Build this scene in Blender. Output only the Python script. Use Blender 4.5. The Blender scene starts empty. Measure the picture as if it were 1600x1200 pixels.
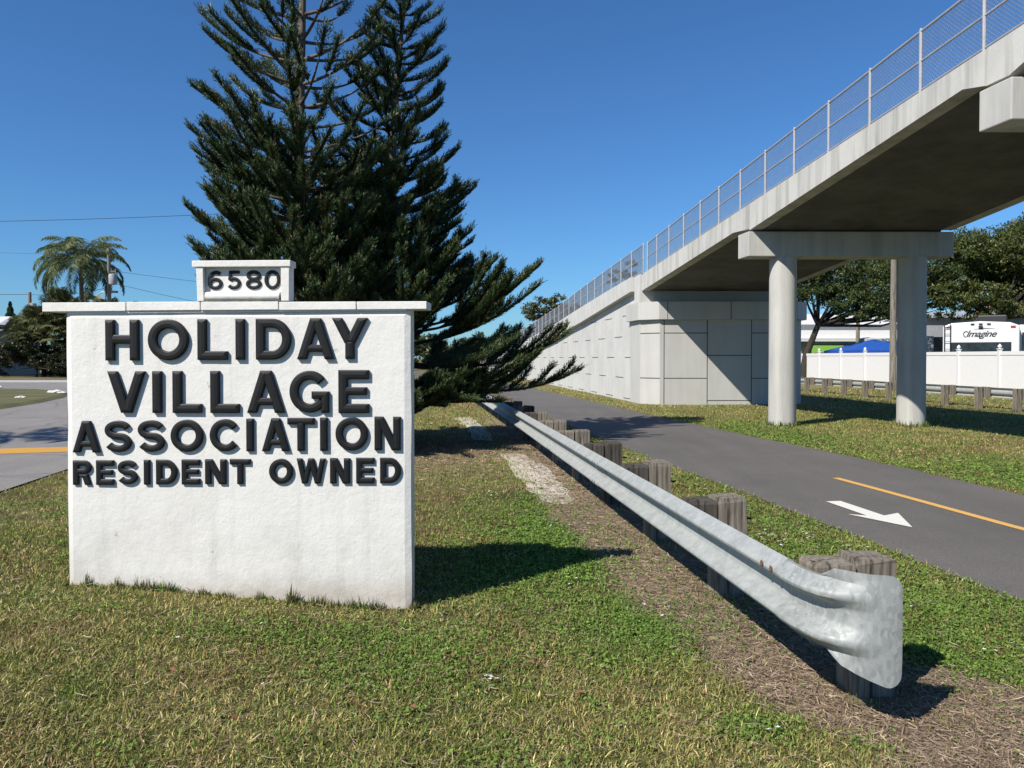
import bpy, bmesh, math, random
import numpy as np
from mathutils import Vector, Matrix

random.seed(7)
rng = np.random.default_rng(11)
S = bpy.context.scene
COL = S.collection
R = math.radians
PI = math.pi

# ------------------------------------------------------------------ materials
def nmat(name):
    m = bpy.data.materials.new(name); m.use_nodes = True
    nt = m.node_tree
    return m, nt, nt.nodes['Principled BSDF']

def N(nt, typ, **kw):
    n = nt.nodes.new(typ)
    for k, v in kw.items():
        if k.startswith('i_'):
            key = k[2:]
            key = int(key) if key.isdigit() else key.replace('_', ' ')
            n.inputs[key].default_value = v
        else:
            setattr(n, k, v)
    return n

def noise(nt, vec, scale, detail=4, rough=.6):
    n = N(nt, 'ShaderNodeTexNoise'); n.inputs['Scale'].default_value = scale
    n.inputs['Detail'].default_value = detail; n.inputs['Roughness'].default_value = rough
    nt.links.new(vec, n.inputs['Vector']); return n.outputs['Fac']

def ramp(nt, fac, stops):
    r = N(nt, 'ShaderNodeValToRGB'); e = r.color_ramp.elements
    while len(e) < len(stops): e.new(.5)
    for i, (p, c) in enumerate(stops):
        e[i].position = p; e[i].color = (*c, 1) if len(c) == 3 else c
    nt.links.new(fac, r.inputs[0]); return r.outputs[0]

def g3(v): return (v, v, v)

def mixc(nt, fac, a, b, mode='MIX'):
    m = N(nt, 'ShaderNodeMix', data_type='RGBA', blend_type=mode)
    for s, v in ((0, fac), (6, a), (7, b)):
        if hasattr(v, 'node'): nt.links.new(v, m.inputs[s])
        else: m.inputs[s].default_value = v if s == 0 else (*v, 1)
    return m.outputs[2]

def coords(nt, scale=None, which='Object'):
    tc = N(nt, 'ShaderNodeTexCoord').outputs[which]
    if scale:
        mp = N(nt, 'ShaderNodeMapping'); mp.inputs['Scale'].default_value = scale
        nt.links.new(tc, mp.inputs[0]); return mp.outputs[0]
    return tc

def bump(nt, bs, h, strength, dist=.01):
    b = N(nt, 'ShaderNodeBump'); b.inputs['Strength'].default_value = strength; b.inputs['Distance'].default_value = dist
    nt.links.new(h, b.inputs['Height']); nt.links.new(b.outputs[0], bs.inputs['Normal'])

def simple(name, c, rough=.6, metal=0, var=.12, scale=6, bmp=0, spec=.5):
    m, nt, bs = nmat(name)
    v = coords(nt)
    f = noise(nt, v, scale)
    a = tuple(x * (1 - var) for x in c); b = tuple(min(1, x * (1 + var)) for x in c)
    nt.links.new(ramp(nt, f, [(.3, a), (.7, b)]), bs.inputs['Base Color'])
    bs.inputs['Roughness'].default_value = rough; bs.inputs['Metallic'].default_value = metal
    bs.inputs['Specular IOR Level'].default_value = spec
    if bmp: bump(nt, bs, noise(nt, v, scale * 8), bmp)
    return m

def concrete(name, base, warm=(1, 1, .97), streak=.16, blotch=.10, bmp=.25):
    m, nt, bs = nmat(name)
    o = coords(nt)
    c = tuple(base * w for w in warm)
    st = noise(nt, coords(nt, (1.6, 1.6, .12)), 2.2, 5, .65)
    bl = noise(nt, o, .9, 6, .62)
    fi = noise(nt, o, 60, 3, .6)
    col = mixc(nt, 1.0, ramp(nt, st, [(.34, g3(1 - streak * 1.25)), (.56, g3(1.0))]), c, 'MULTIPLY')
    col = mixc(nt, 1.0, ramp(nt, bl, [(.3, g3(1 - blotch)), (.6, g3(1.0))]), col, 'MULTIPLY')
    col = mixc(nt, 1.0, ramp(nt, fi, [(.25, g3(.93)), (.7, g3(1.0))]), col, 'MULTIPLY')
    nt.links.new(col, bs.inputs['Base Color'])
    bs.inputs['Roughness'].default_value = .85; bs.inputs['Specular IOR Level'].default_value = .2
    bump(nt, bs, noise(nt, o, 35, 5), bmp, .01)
    return m

def stucco():
    m, nt, bs = nmat('white_stucco')
    o = coords(nt)
    geo = N(nt, 'ShaderNodeNewGeometry')
    sx = N(nt, 'ShaderNodeSeparateXYZ'); nt.links.new(geo.outputs['Position'], sx.inputs[0])
    low = N(nt, 'ShaderNodeMapRange'); low.inputs[1].default_value = .95; low.inputs[2].default_value = .05
    nt.links.new(sx.outputs['Z'], low.inputs[0])
    bl = noise(nt, o, 2.4, 7, .68)
    st = noise(nt, coords(nt, (1, 1, .3)), 5.5, 5, .7)
    dirt = ramp(nt, bl, [(.42, g3(0)), (.64, g3(1))])
    mm = N(nt, 'ShaderNodeMath', operation='MULTIPLY'); nt.links.new(dirt, mm.inputs[0]); nt.links.new(low.outputs[0], mm.inputs[1])
    mm2 = N(nt, 'ShaderNodeMath', operation='MULTIPLY', i_1=.6); nt.links.new(mm.outputs[0], mm2.inputs[0])
    col = mixc(nt, mm2.outputs[0], (.80, .785, .75), (.50, .48, .45))
    col = mixc(nt, 1.0, ramp(nt, noise(nt, coords(nt, (1, 1, .08)), 9, 5, .7), [(.28, g3(.88)), (.48, g3(1))]), col, 'MULTIPLY')
    spot = ramp(nt, noise(nt, o, 13, 2, .5), [(.22, g3(.6)), (.27, g3(1))])
    col = mixc(nt, 1.0, spot, col, 'MULTIPLY')
    # soil splash right above the grass
    foot = N(nt, 'ShaderNodeMapRange'); foot.inputs[1].default_value = .22; foot.inputs[2].default_value = .08
    nt.links.new(sx.outputs['Z'], foot.inputs[0])
    f3 = N(nt, 'ShaderNodeMath', operation='MULTIPLY'); nt.links.new(foot.outputs[0], f3.inputs[0]); nt.links.new(noise(nt, o, 9, 5, .7), f3.inputs[1])
    col = mixc(nt, f3.outputs[0], col, (.45, .38, .30))
    nt.links.new(col, bs.inputs['Base Color']); bs.inputs['Roughness'].default_value = .8
    bs.inputs['Specular IOR Level'].default_value = .25
    h1 = noise(nt, o, 55, 5, .6); h2 = noise(nt, o, 16, 3, .5)
    ad = N(nt, 'ShaderNodeMath', operation='MULTIPLY_ADD', i_1=.6); nt.links.new(h1, ad.inputs[0]); nt.links.new(h2, ad.inputs[2])
    bump(nt, bs, ad.outputs[0], .24, .014)
    return m

def vcol(name, rough=.6, trans=0.0, spec=.35, detail=None):
    """colour from the mesh's own 'Col' attribute (leaf-to-leaf variation of the plant itself)"""
    m, nt, bs = nmat(name)
    a = N(nt, 'ShaderNodeAttribute', attribute_name='Col')
    c = a.outputs['Color']
    if detail:
        for sc, lo in detail:
            c = mixc(nt, 1.0, ramp(nt, noise(nt, coords(nt), sc, 5, .65), [(.3, g3(lo)), (.7, g3(2 - lo))]), c, 'MULTIPLY')
    nt.links.new(c, bs.inputs['Base Color'])
    bs.inputs['Roughness'].default_value = rough; bs.inputs['Specular IOR Level'].default_value = spec
    if trans:
        t = N(nt, 'ShaderNodeBsdfTranslucent'); nt.links.new(c, t.inputs[0])
        mx = N(nt, 'ShaderNodeMixShader', i_0=trans)
        nt.links.new(bs.outputs[0], mx.inputs[1]); nt.links.new(t.outputs[0], mx.inputs[2])
        nt.links.new(mx.outputs[0], nt.nodes['Material Output'].inputs[0])
    return m

def asphalt(name, base, warm=(1.03, 1, .98), cracks=False):
    m, nt, bs = nmat(name)
    o = coords(nt)
    c = tuple(base * w for w in warm)
    ag = N(nt, 'ShaderNodeTexVoronoi'); ag.inputs['Scale'].default_value = 110; nt.links.new(o, ag.inputs[0])
    col = mixc(nt, 1.0, ramp(nt, ag.outputs['Distance'], [(.0, g3(1.5)), (.6, g3(.72))]), c, 'MULTIPLY')
    col = mixc(nt, 1.0, ramp(nt, noise(nt, o, .5, 6, .65), [(.3, g3(.86)), (.7, g3(1.12))]), col, 'MULTIPLY')
    col = mixc(nt, 1.0, ramp(nt, noise(nt, coords(nt, (1.5, .15, 1)), 2, 5, .6), [(.3, g3(.92)), (.7, g3(1.07))]), col, 'MULTIPLY')
    if cracks:
        cv = N(nt, 'ShaderNodeTexVoronoi', feature='DISTANCE_TO_EDGE'); cv.inputs['Scale'].default_value = .45
        nz = N(nt, 'ShaderNodeTexNoise'); nz.inputs['Scale'].default_value = 1.5; nt.links.new(o, nz.inputs[0])
        mv = N(nt, 'ShaderNodeMix', data_type='VECTOR'); mv.inputs[0].default_value = .25
        nt.links.new(o, mv.inputs[4]); nt.links.new(nz.outputs['Color'], mv.inputs[5]); nt.links.new(mv.outputs[1], cv.inputs[0])
        col = mixc(nt, 1.0, ramp(nt, cv.outputs[0], [(.004, g3(.72)), (.014, g3(1))]), col, 'MULTIPLY')
    nt.links.new(col, bs.inputs['Base Color']); bs.inputs['Roughness'].default_value = .82
    bs.inputs['Specular IOR Level'].default_value = .35
    bump(nt, bs, noise(nt, o, 160, 3), .5, .004)
    return m

def paint(name, c, wear=.5):
    m, nt, bs = nmat(name)
    o = coords(nt)
    f = ramp(nt, noise(nt, o, 38, 6, .75), [(.30, g3(.5)), (.43, g3(1))])
    col = mixc(nt, 1.0, f, c, 'MULTIPLY')
    nt.links.new(col, bs.inputs['Base Color']); bs.inputs['Roughness'].default_value = .7
    return m

def wood(name, c=(.27, .235, .19)):
    m, nt, bs = nmat(name)
    gr = noise(nt, coords(nt, (1, 1, .05)), 42, 5, .65)
    ck = noise(nt, coords(nt, (1, 1, .03)), 17, 4, .7)
    col = ramp(nt, gr, [(.3, tuple(x * .35 for x in c)), (.48, c), (.72, tuple(min(1, x * 1.6) for x in c))])
    col = mixc(nt, 1.0, ramp(nt, ck, [(.36, g3(.25)), (.45, g3(1))]), col, 'MULTIPLY')
    nt.links.new(col, bs.inputs['Base Color']); bs.inputs['Roughness'].default_value = .9
    bs.inputs['Specular IOR Level'].default_value = .15
    bump(nt, bs, gr, .8, .006)
    return m

def galv(name, plate=False):
    m, nt, bs = nmat(name)
    o = coords(nt)
    vo = N(nt, 'ShaderNodeTexVoronoi'); vo.inputs['Scale'].default_value = 60
    w = N(nt, 'ShaderNodeMapping'); w.inputs['Scale'].default_value = (1, 1, .5)
    nz = N(nt, 'ShaderNodeTexNoise'); nz.inputs['Scale'].default_value = 14; nt.links.new(o, nz.inputs[0])
    mixv = N(nt, 'ShaderNodeMix', data_type='VECTOR'); mixv.inputs[0].default_value = .06
    nt.links.new(o, mixv.inputs[4]); nt.links.new(nz.outputs['Color'], mixv.inputs[5])
    nt.links.new(mixv.outputs[1], w.inputs[0]); nt.links.new(w.outputs[0], vo.inputs[0])
    lo, hi = (.31, .45) if plate else (.40, .475)
    sp = ramp(nt, vo.outputs['Color'], [(.1, (lo * .96, lo * 1.02, lo)), (.9, (hi * .96, hi * 1.01, hi))])
    st = ramp(nt, noise(nt, coords(nt, (1, 1, .25)), 9, 5, .7), [(.3, g3(.78)), (.65, g3(1.05))])
    col = mixc(nt, 1.0, sp, st, 'MULTIPLY')
    rs = ramp(nt, noise(nt, coords(nt, (1, .6, 1)), 16, 5, .8), [(.68, g3(0)), (.80, g3(.6))])
    col = mixc(nt, rs, col, (.30, .24, .18))
    nt.links.new(col, bs.inputs['Base Color'])
    bs.inputs['Metallic'].default_value = .15
    nt.links.new(ramp(nt, noise(nt, o, 30, 4), [(.3, g3(.52)), (.7, g3(.70))]), bs.inputs['Roughness'])
    bump(nt, bs, noise(nt, o, 40, 4), .05, .002)
    return m

def glassy(name, c=(.015, .02, .025)):
    m, nt, bs = nmat(name)
    nt.links.new(ramp(nt, noise(nt, coords(nt), 2), [(.4, c), (.6, tuple(x * 2 for x in c))]), bs.inputs['Base Color'])
    bs.inputs['Roughness'].default_value = .08; return m

M = {}
M['stucco'] = stucco()
M['cap'] = simple('painted_cap_stone', (.80, .785, .75), .75, var=.06, scale=4, bmp=.3, spec=.3)
M['letter'] = simple('black_letter_paint', (.0075, .008, .009), .55, var=.3, scale=25, spec=.3)
M['wallc'] = concrete('wall_concrete', .64, (1, .995, .965), .07, .14)
M['deckc'] = concrete('deck_concrete', .62, (1, .99, .94), .26, .16)
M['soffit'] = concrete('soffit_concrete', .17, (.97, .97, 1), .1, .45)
M['abutc'] = concrete('abutment_concrete', .56, (1, .995, .95), .06, .07, .15)
M['colc'] = concrete('column_concrete', .58, (1, .99, .94), .17, .10, .15)
M['joint'] = simple('dark_joint', (.04, .04, .04), .9)
M['path'] = asphalt('path_asphalt', .142, (1.08, 1, .94))
M['road'] = asphalt('old_asphalt', .27, (1.06, 1, .94), True)
M['yellow'] = paint('yellow_road_paint', (.62, .33, .045))
M['yellow2'] = paint('yellow_path_paint', (.72, .42, .11))
M['white_paint'] = paint('white_road_paint', (.78, .77, .70))
M['wood'] = wood('weathered_post_wood', (.215, .19, .155))
M['wood_dark'] = wood('dark_post_wood', (.085, .075, .065))
M['polewood'] = wood('pole_wood', (.22, .20, .165))
M['galv'] = galv('galvanised_rail')
M['plate'] = galv('galvanised_plate', True)
M['rust'] = simple('rusty_bolt', (.16, .07, .035), .85, var=.4, scale=60)
M['fencem'] = simple('fence_aluminium', (.47, .47, .48), .5, .3, var=.1)
M['wire'] = simple('fence_wire', (.42, .44, .48), .5, .3)
M['vinyl'] = simple('white_vinyl', (.80, .80, .80), .4, var=.02)
M['bark'] = wood('pine_bark', (.15, .125, .10)); M['bark_dark'] = wood('dark_bark', (.055, .047, .038))
M['needle'] = vcol('pine_needles', .5, .12, .4)
M['leaf'] = vcol('tree_leaves', .5, .2, .4)
M['grassm'] = vcol('grass_blades', .7, .25, .2)
M['palm'] = vcol('palm_fronds', .55, .15, .4)
M['groundm'] = vcol('lawn_soil', .95, 0, .1, detail=[(1.3, .82), (9, .72), (55, .62), (240, .55)])
M['sand'] = simple('pale_sand', (.60, .55, .47), .95, var=.35, scale=34, bmp=.5, spec=.1)
M['rock'] = simple('white_rock', (.72, .69, .64), .9, var=.2, scale=5, bmp=.8)
M['trailer'] = simple('trailer_white', (.78, .78, .78), .3, var=.02)
M['glass'] = glassy('dark_glass')
M['black'] = simple('black_plastic', (.02, .02, .022), .5)
M['blue'] = simple('blue_canopy', (.015, .09, .42), .6, var=.15)
M['green'] = simple('lime_panel', (.25, .55, .10), .5, var=.08)
M['siding'] = simple('white_siding', (.72, .73, .74), .6, var=.05)
M['grey'] = simple('grey_wall', (.34, .36, .40), .7, var=.1)
M['roofg'] = simple('grey_roof', (.35, .36, .38), .7, var=.15)
M['tile'] = simple('terracotta_roof', (.36, .17, .11), .85, var=.3, scale=14)
M['lattice'] = simple('lattice_wood', (.42, .38, .33), .8)
M['red'] = simple('red_light', (.35, .05, .03), .4)
M['cable'] = simple('power_cable', (.03, .035, .045), .6)
M['straw'] = vcol('dry_straw', .85, .1, .1)
M['petal'] = simple('white_petal', (.8, .8, .76), .7, var=.05)

# ------------------------------------------------------------------ object helpers
WL = {}   # world origin of each object
class MB:
    def __init__(s): s.v = []; s.f = []; s.mi = []
    def add(s, vs, fs, mi=0):
        n = len(s.v); s.v += [tuple(v) for v in vs]
        s.f += [tuple(n + i for i in f) for f in fs]; s.mi += [mi] * len(fs)
        return s
    def box(s, x0, x1, y0, y1, z0, z1, mi=0):
        vs = [(x, y, z) for z in (z0, z1) for y in (y0, y1) for x in (x0, x1)]
        return s.add(vs, [(0, 2, 3, 1), (4, 5, 7, 6), (0, 1, 5, 4), (2, 6, 7, 3), (0, 4, 6, 2), (1, 3, 7, 5)], mi)
    def hexa(s, p, mi=0):   # p: 4 bottom ccw + 4 top
        return s.add(p, [(3, 2, 1, 0), (4, 5, 6, 7), (0, 1, 5, 4), (1, 2, 6, 5), (2, 3, 7, 6), (3, 0, 4, 7)], mi)
    def prism(s, poly, z0, z1, mi=0):   # plan polygon ccw, z may be callable
        n = len(poly)
        a = [(x, y, z0(x, y) if callable(z0) else z0) for x, y in poly]
        b = [(x, y, z1(x, y) if callable(z1) else z1) for x, y in poly]
        return s.add(a + b, [tuple(range(n))[::-1], tuple(range(n, 2 * n))] + [(i, (i + 1) % n, n + (i + 1) % n, n + i) for i in range(n)], mi)
    def tube(s, pts, rad, n=8, mi=0, cap=True):
        pts = [Vector(p) for p in pts]; m = len(pts)
        if not hasattr(rad, '__len__'): rad = [rad] * m
        vs = []; up = None
        for i, p in enumerate(pts):
            t = (pts[min(i + 1, m - 1)] - pts[max(i - 1, 0)]).normalized()
            if up is None:
                up = Vector((0, 0, 1)) if abs(t.z) < .9 else Vector((1, 0, 0))
            a = t.cross(up).normalized(); b = a.cross(t).normalized(); up = b
            for k in range(n):
                an = 2 * PI * k / n
                vs.append(p + (a * math.cos(an) + b * math.sin(an)) * rad[i])
        fs = [(i * n + k, i * n + (k + 1) % n, (i + 1) * n + (k + 1) % n, (i + 1) * n + k) for i in range(m - 1) for k in range(n)]
        if cap: fs += [tuple(range(n))[::-1], tuple(range((m - 1) * n, m * n))]
        return s.add(vs, fs, mi)
    def lathe(s, prof, cx, cy, n=24, mi=0):
        vs = []
        for r, z in prof:
            for k in range(n):
                a = 2 * PI * k / n; vs.append((cx + r * math.cos(a), cy + r * math.sin(a), z))
        m = len(prof)
        fs = [(i * n + k, i * n + (k + 1) % n, (i + 1) * n + (k + 1) % n, (i + 1) * n + k) for i in range(m - 1) for k in range(n)]
        fs += [tuple(range(n))[::-1], tuple(range((m - 1) * n, m * n))]
        return s.add(vs, fs, mi)

def link(o, parent, origin):
    COL.objects.link(o)
    if parent is not None:
        o.parent = parent
        pw = WL[parent.name]
    else: pw = Vector((0, 0, 0))
    if origin is None: origin = pw
    origin = Vector(origin)
    o.location = origin - pw
    WL[o.name] = origin
    return origin

def build(name, mb, mat, parent=None, origin=None, smooth=False, bevel=0, solid=0, cols=None, label=None):
    me = bpy.data.meshes.new(name)
    o = bpy.data.objects.new(name, me)
    org = link(o, parent, origin)
    if isinstance(mb, MB):
        me.from_pydata([(x - org.x, y - org.y, z - org.z) for x, y, z in mb.v], [], mb.f)
        mats = mat if isinstance(mat, (list, tuple)) else [mat]
        for m in mats: me.materials.append(m)
        if len(mats) > 1: me.polygons.foreach_set('material_index', mb.mi)
    if smooth:
        me.polygons.foreach_set('use_smooth', [True] * len(me.polygons))
        if smooth == 'auto':
            try:
                me.set_sharp_from_angle(angle=R(35))
            except Exception: pass
    if bevel:
        b = o.modifiers.new('Bevel', 'BEVEL'); b.width = bevel; b.segments = 2; b.limit_method = 'ANGLE'
    if solid:
        b = o.modifiers.new('Solid', 'SOLIDIFY'); b.thickness = solid; b.offset = 0
        if smooth: e_ = o.modifiers.new('Edge', 'EDGE_SPLIT'); e_.split_angle = R(50)
    me.update()
    if label: o['label'] = label
    return o

def build_np(name, V, F, mat, parent=None, origin=None, cols=None, per=3):
    """V (n,3) array, F flat corner indices with `per` corners per face, cols (n,3) per vertex"""
    me = bpy.data.meshes.new(name); o = bpy.data.objects.new(name, me)
    org = link(o, parent, origin)
    V = np.asarray(V, dtype=np.float32) - np.array(org, dtype=np.float32)
    F = np.asarray(F, dtype=np.int32).ravel()
    nf = len(F) // per
    me.vertices.add(len(V)); me.vertices.foreach_set('co', V.ravel())
    me.loops.add(len(F)); me.loops.foreach_set('vertex_index', F)
    me.polygons.add(nf); me.polygons.foreach_set('loop_start', np.arange(nf, dtype=np.int32) * per)
    try: me.polygons.foreach_set('loop_total', np.full(nf, per, dtype=np.int32))
    except Exception: pass
    me.materials.append(mat)
    if cols is not None:
        a = me.color_attributes.new('Col', 'FLOAT_COLOR', 'POINT')
        c = np.ones((len(V), 4), dtype=np.float32); c[:, :3] = cols
        a.data.foreach_set('color', c.ravel())
    me.update(calc_edges=True); me.validate()
    return o

def tag(o, label=None, cat=None, group=None, kind=None):
    if label: o['label'] = label
    if cat: o['category'] = cat
    if group: o['group'] = group
    if kind: o['kind'] = kind
    return o

def root(name, loc, label, cat, group=None):
    o = bpy.data.objects.new(name, None); o.empty_display_size = .2
    link(o, None, loc)
    return tag(o, label, cat, group)

def copy_tree(o, parent=None, loc=None, label=None, delta=None):
    c = o.copy(); COL.objects.link(c)
    if parent is not None: c.parent = parent
    if loc is not None: c.location = loc
    if label: c['label'] = label
    for ch in o.children: copy_tree(ch, c)
    return c

# ------------------------------------------------------------------ value noise (numpy)
_perm = np.random.default_rng(5).random((256, 256)).astype(np.float32)
def vnoise(x, y, scale, seed=0):
    x = np.asarray(x) * scale + seed * 17.3 + 1000; y = np.asarray(y) * scale + seed * 9.1 + 1000
    xi = np.floor(x).astype(int); yi = np.floor(y).astype(int)
    fx = x - xi; fy = y - yi; fx = fx * fx * (3 - 2 * fx); fy = fy * fy * (3 - 2 * fy)
    g = lambda a, b: _perm[a % 256, b % 256]
    return (g(xi, yi) * (1 - fx) + g(xi + 1, yi) * fx) * (1 - fy) + (g(xi, yi + 1) * (1 - fx) + g(xi + 1, yi + 1) * fx) * fy
def fbm(x, y, scale, oct=4, seed=0):
    s = 0; a = .5; t = 0
    for i in range(oct):
        s = s + a * vnoise(x, y, scale * 2 ** i, seed + i * 3); t += a; a *= .55
    return s / t
def sstep(a, b, x):
    t = np.clip((x - a) / (b - a), 0, 1); return t * t * (3 - 2 * t)
def gauss(x, y, cx, cy, r, ry=None):
    ry = ry or r
    return np.exp(-(((x - cx) / r) ** 2 + ((y - cy) / ry) ** 2))

# ------------------------------------------------------------------ layout numbers (metres; camera at the origin, y ahead)
SLOPE = -.1167
def WX(D): return 7.66 + SLOPE * D                 # bridge side plane
def RX(D): return 1.765 - .1172 * D - .0022 * max(0, D - 12) ** 2 * .25   # guardrail face
PATH_R = [(-6, 7.2), (0, 6.75), (4, 6.45), (7, 6.13), (8.9, 5.93), (10.8, 5.75), (13.7, 5.26), (15.55, 4.85), (18.2, 4.42), (21.6, 3.8), (26.5, 3.15), (34.3, 2.0), (43, .68), (60, -2.8), (90, -12)]
PATH_L = [(-6, 4.1), (0, 3.75), (3, 3.5), (4.97, 3.31), (6.36, 3.13), (8.73, 2.8), (11.1, 2.38), (13.4, 2.02), (18, 1.3), (22, .72), (26.5, .1), (34.3, -1.2), (43, -2.6), (60, -6.2), (90, -15.5)]
def interp(tab, d):
    return np.interp(d, [t[0] for t in tab], [t[1] for t in tab])
# side street left: near edge x as function of y, far edge
RD_NEAR = [(-8, -5.6), (4, -5.7), (8, -5.95), (10.9, -6.35), (14, -6.9), (18, -7.6), (24, -8.8), (36, -12), (50, -17)]
ISL = [(-45, 17), (-30, 19), (-20, 21.5), (-15.8, 23.7), (-16.6, 27), (-17.8, 30.5), (-19.5, 34), (-23, 37.5), (-30, 39), (-60, 39.3)]

def in_road(x, y):
    near = interp(RD_NEAR, y)
    a = (x < near) & (y < 50) & (x > -80)
    isl = (x < -15.4) & (y > np.interp(x, [-45, -30, -20, -15.8], [17, 19, 21.5, 23.7])) & (y < 39) & (x < np.interp(y, [23.7, 27, 30.5, 34, 37.5, 39], [-15.8, -16.6, -17.8, -19.5, -23, -30]))
    return a & ~isl

def gz(x, y):
    x = np.asarray(x, dtype=float); y = np.asarray(y, dtype=float)
    m = .14 * sstep(-.5, -2.9, x) * np.exp(-((y - 4.9) / 3.6) ** 2) * sstep(-6.0, -4.6, x)
    pd = np.minimum(np.abs(x - interp(PATH_L, y)), np.abs(x - interp(PATH_R, y)))
    inside = (x > interp(PATH_L, y)) & (x < interp(PATH_R, y))
    pd = np.where(inside, 0, pd)
    k = sstep(.0, .5, pd) * sstep(60, 40, y) * sstep(-8, -5.5, x) * sstep(20, 14, x)
    bmpy = -.022 * fbm(x, y, 1.6, 4, 3) - .012 * fbm(x, y, 8, 2, 9)
    return m + k * bmpy

def strip_mask(x, y):
    """bare straw strip under and left of the guardrail"""
    rx = 1.765 - .1172 * y
    w = .27 + .16 * np.exp(-((y - 6.8) / 1.6) ** 2) - .42 * sstep(3.9, 3.0, y) + .30 * (fbm(x, y, 1.8, 3, 21) - .5)
    left = sstep(-w - .16, -w + .12, x - rx)
    right = sstep(.62 + 1.1 * sstep(4.4, 3.3, y), .42 + .9 * sstep(4.4, 3.3, y), x - rx)
    n = fbm(x, y, 5, 3, 8)
    m = left * right * sstep(.15, .4, n + .25)
    m = m * sstep(24, 16, y)
    # pine litter below the trees
    m2 = .85 * np.exp(-(((x + 1.5) / 2.2) ** 2 + ((y - 13.5) / 2.6) ** 2)) * sstep(.3, .6, n + .2)
    return np.clip(np.maximum(m, m2), 0, 1)

def lush(x, y):
    l = 1.2 * gauss(x, y, .90, 4.6, .55, .45) + .5 * gauss(x, y, .2, 5.9, .8, .9) + .9 * gauss(x, y, 1.05, 3.32, .14, .12) + 1.1 * gauss(x, y, .40, 7.2, .6, 1.4) \
        + .5 * gauss(x, y, -.5, 4.0, .5, .3) + .55 * gauss(x, y, -1.0, 4.35, .7, .25) + .7 * gauss(x, y, 1.35, 4.95, .25, .25) \
        + .32 * gauss(x, y, 2.9, 4.9, .9, 1.1) + .30 * gauss(x, y, 2.3, 6.5, .6, 1.6) + .6 * gauss(x, y, 2.3, 4.1, .5, .6) + .6 * gauss(x, y, .9, 6.0, .3, .4) \
        + .5 * gauss(x, y, 5.6, 16, 1, 3) + .7 * gauss(x, y, 7.0, 10.5, .9, 1.5)
    return l

TAN = np.array([.27, .235, .105]); OLIVE = np.array([.165, .170, .058]); GREEN = np.array([.090, .150, .034]); DGREEN = np.array([.040, .100, .020])
STRAW = np.array([.36, .275, .19]); SOIL = np.array([.125, .095, .072]); BROWN = np.array([.16, .105, .06])
def gcol(x, y):
    """colour of the lawn at a place, broad patches"""
    a = fbm(x, y, 1.1, 5, 1); b = fbm(x, y, 4.5, 4, 2); l = np.clip(lush(x, y) * (.55 + .9 * b), 0, 1)
    t = sstep(.38, .62, .55 * a + .45 * b)[..., None]
    c = OLIVE * (1 - t) + TAN * t * .95
    gmask = np.clip(sstep(.54, .74, fbm(x, y, 2.0, 4, 7)) * .42 + l, 0, 1)[..., None]
    c = c * (1 - gmask) + (GREEN) * gmask
    br = (sstep(.50, .70, fbm(x, y, 1.7, 4, 31)) * .6)[..., None]
    c = c * (1 - br) + BROWN * 1.15 * br
    return c

# ------------------------------------------------------------------ ground
def axis(lo, hi, flo, fhi, fine):
    a = list(np.arange(flo, fhi + 1e-6, fine))
    st, p = fine, fhi
    while p < hi:
        st = min(st * 1.25, 60); p += st; a.append(min(p, hi))
    st, p = fine, flo
    while p > lo:
        st = min(st * 1.25, 60); p -= st; a.insert(0, max(p, lo))
    return np.array(a)
gx = axis(-900, 900, -5, 6.5, .06); gy = axis(-60, 1200, 2.2, 16, .06)
GX, GY = np.meshgrid(gx, gy)
GZ = gz(GX, GY)
sm = strip_mask(GX, GY)[..., None]
gc = gcol(GX, GY)
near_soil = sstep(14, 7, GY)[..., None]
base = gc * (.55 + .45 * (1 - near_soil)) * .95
soilc = SOIL * 1.0 + (STRAW - SOIL) * (.25 + .6 * fbm(GX, GY, 6, 4, 12))[..., None]
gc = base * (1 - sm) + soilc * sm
road_far = (GY > 48)[..., None]
nx, ny = len(gx), len(gy)
V = np.stack([GX, GY, GZ], -1).reshape(-1, 3)
ii, jj = np.meshgrid(np.arange(nx - 1), np.arange(ny - 1))
k = (jj * nx + ii).ravel()
F = np.stack([k, k + 1, k + nx + 1, k + nx], -1)
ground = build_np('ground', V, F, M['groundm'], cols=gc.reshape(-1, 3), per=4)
tag(ground, kind='structure')
ground.data.polygons.foreach_set('use_smooth', [True] * len(ground.data.polygons))

# path (asphalt trail) as a strip 6 mm proud of the soil
ys = np.concatenate([np.arange(-6, 22, .25), np.arange(22, 91, 1.5)])
def smooth_tab(tab, y):
    f = lambda q: interp(tab, q)
    return (f(y - 1.5) + 2 * f(y - .7) + 2 * f(y) + 2 * f(y + .7) + f(y + 1.5)) / 8
mb = MB(); vs = []
for y in ys:
    l = float(smooth_tab(PATH_L, y)) + .03 * (fbm(y * 1.0, 3.3, 1.7, 3, 2) - .5) + .02 * (vnoise(y, 1, 6) - .5)
    r = float(smooth_tab(PATH_R, y)) + .04 * (fbm(y * 1.0, 8.3, 1.5, 3, 4) - .5) + .02 * (vnoise(y, 5, 6) - .5)
    vs += [(l, y, .006), (l + (r - l) * .33, y, .012), (l + (r - l) * .66, y, .012), (r, y, .006)]
mb.add(vs, [(4 * i + j, 4 * i + j + 1, 4 * i + j + 5, 4 * i + j + 4) for i in range(len(ys) - 1) for j in range(3)])
path = tag(build('path', mb, M['path']), kind='structure')
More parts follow.
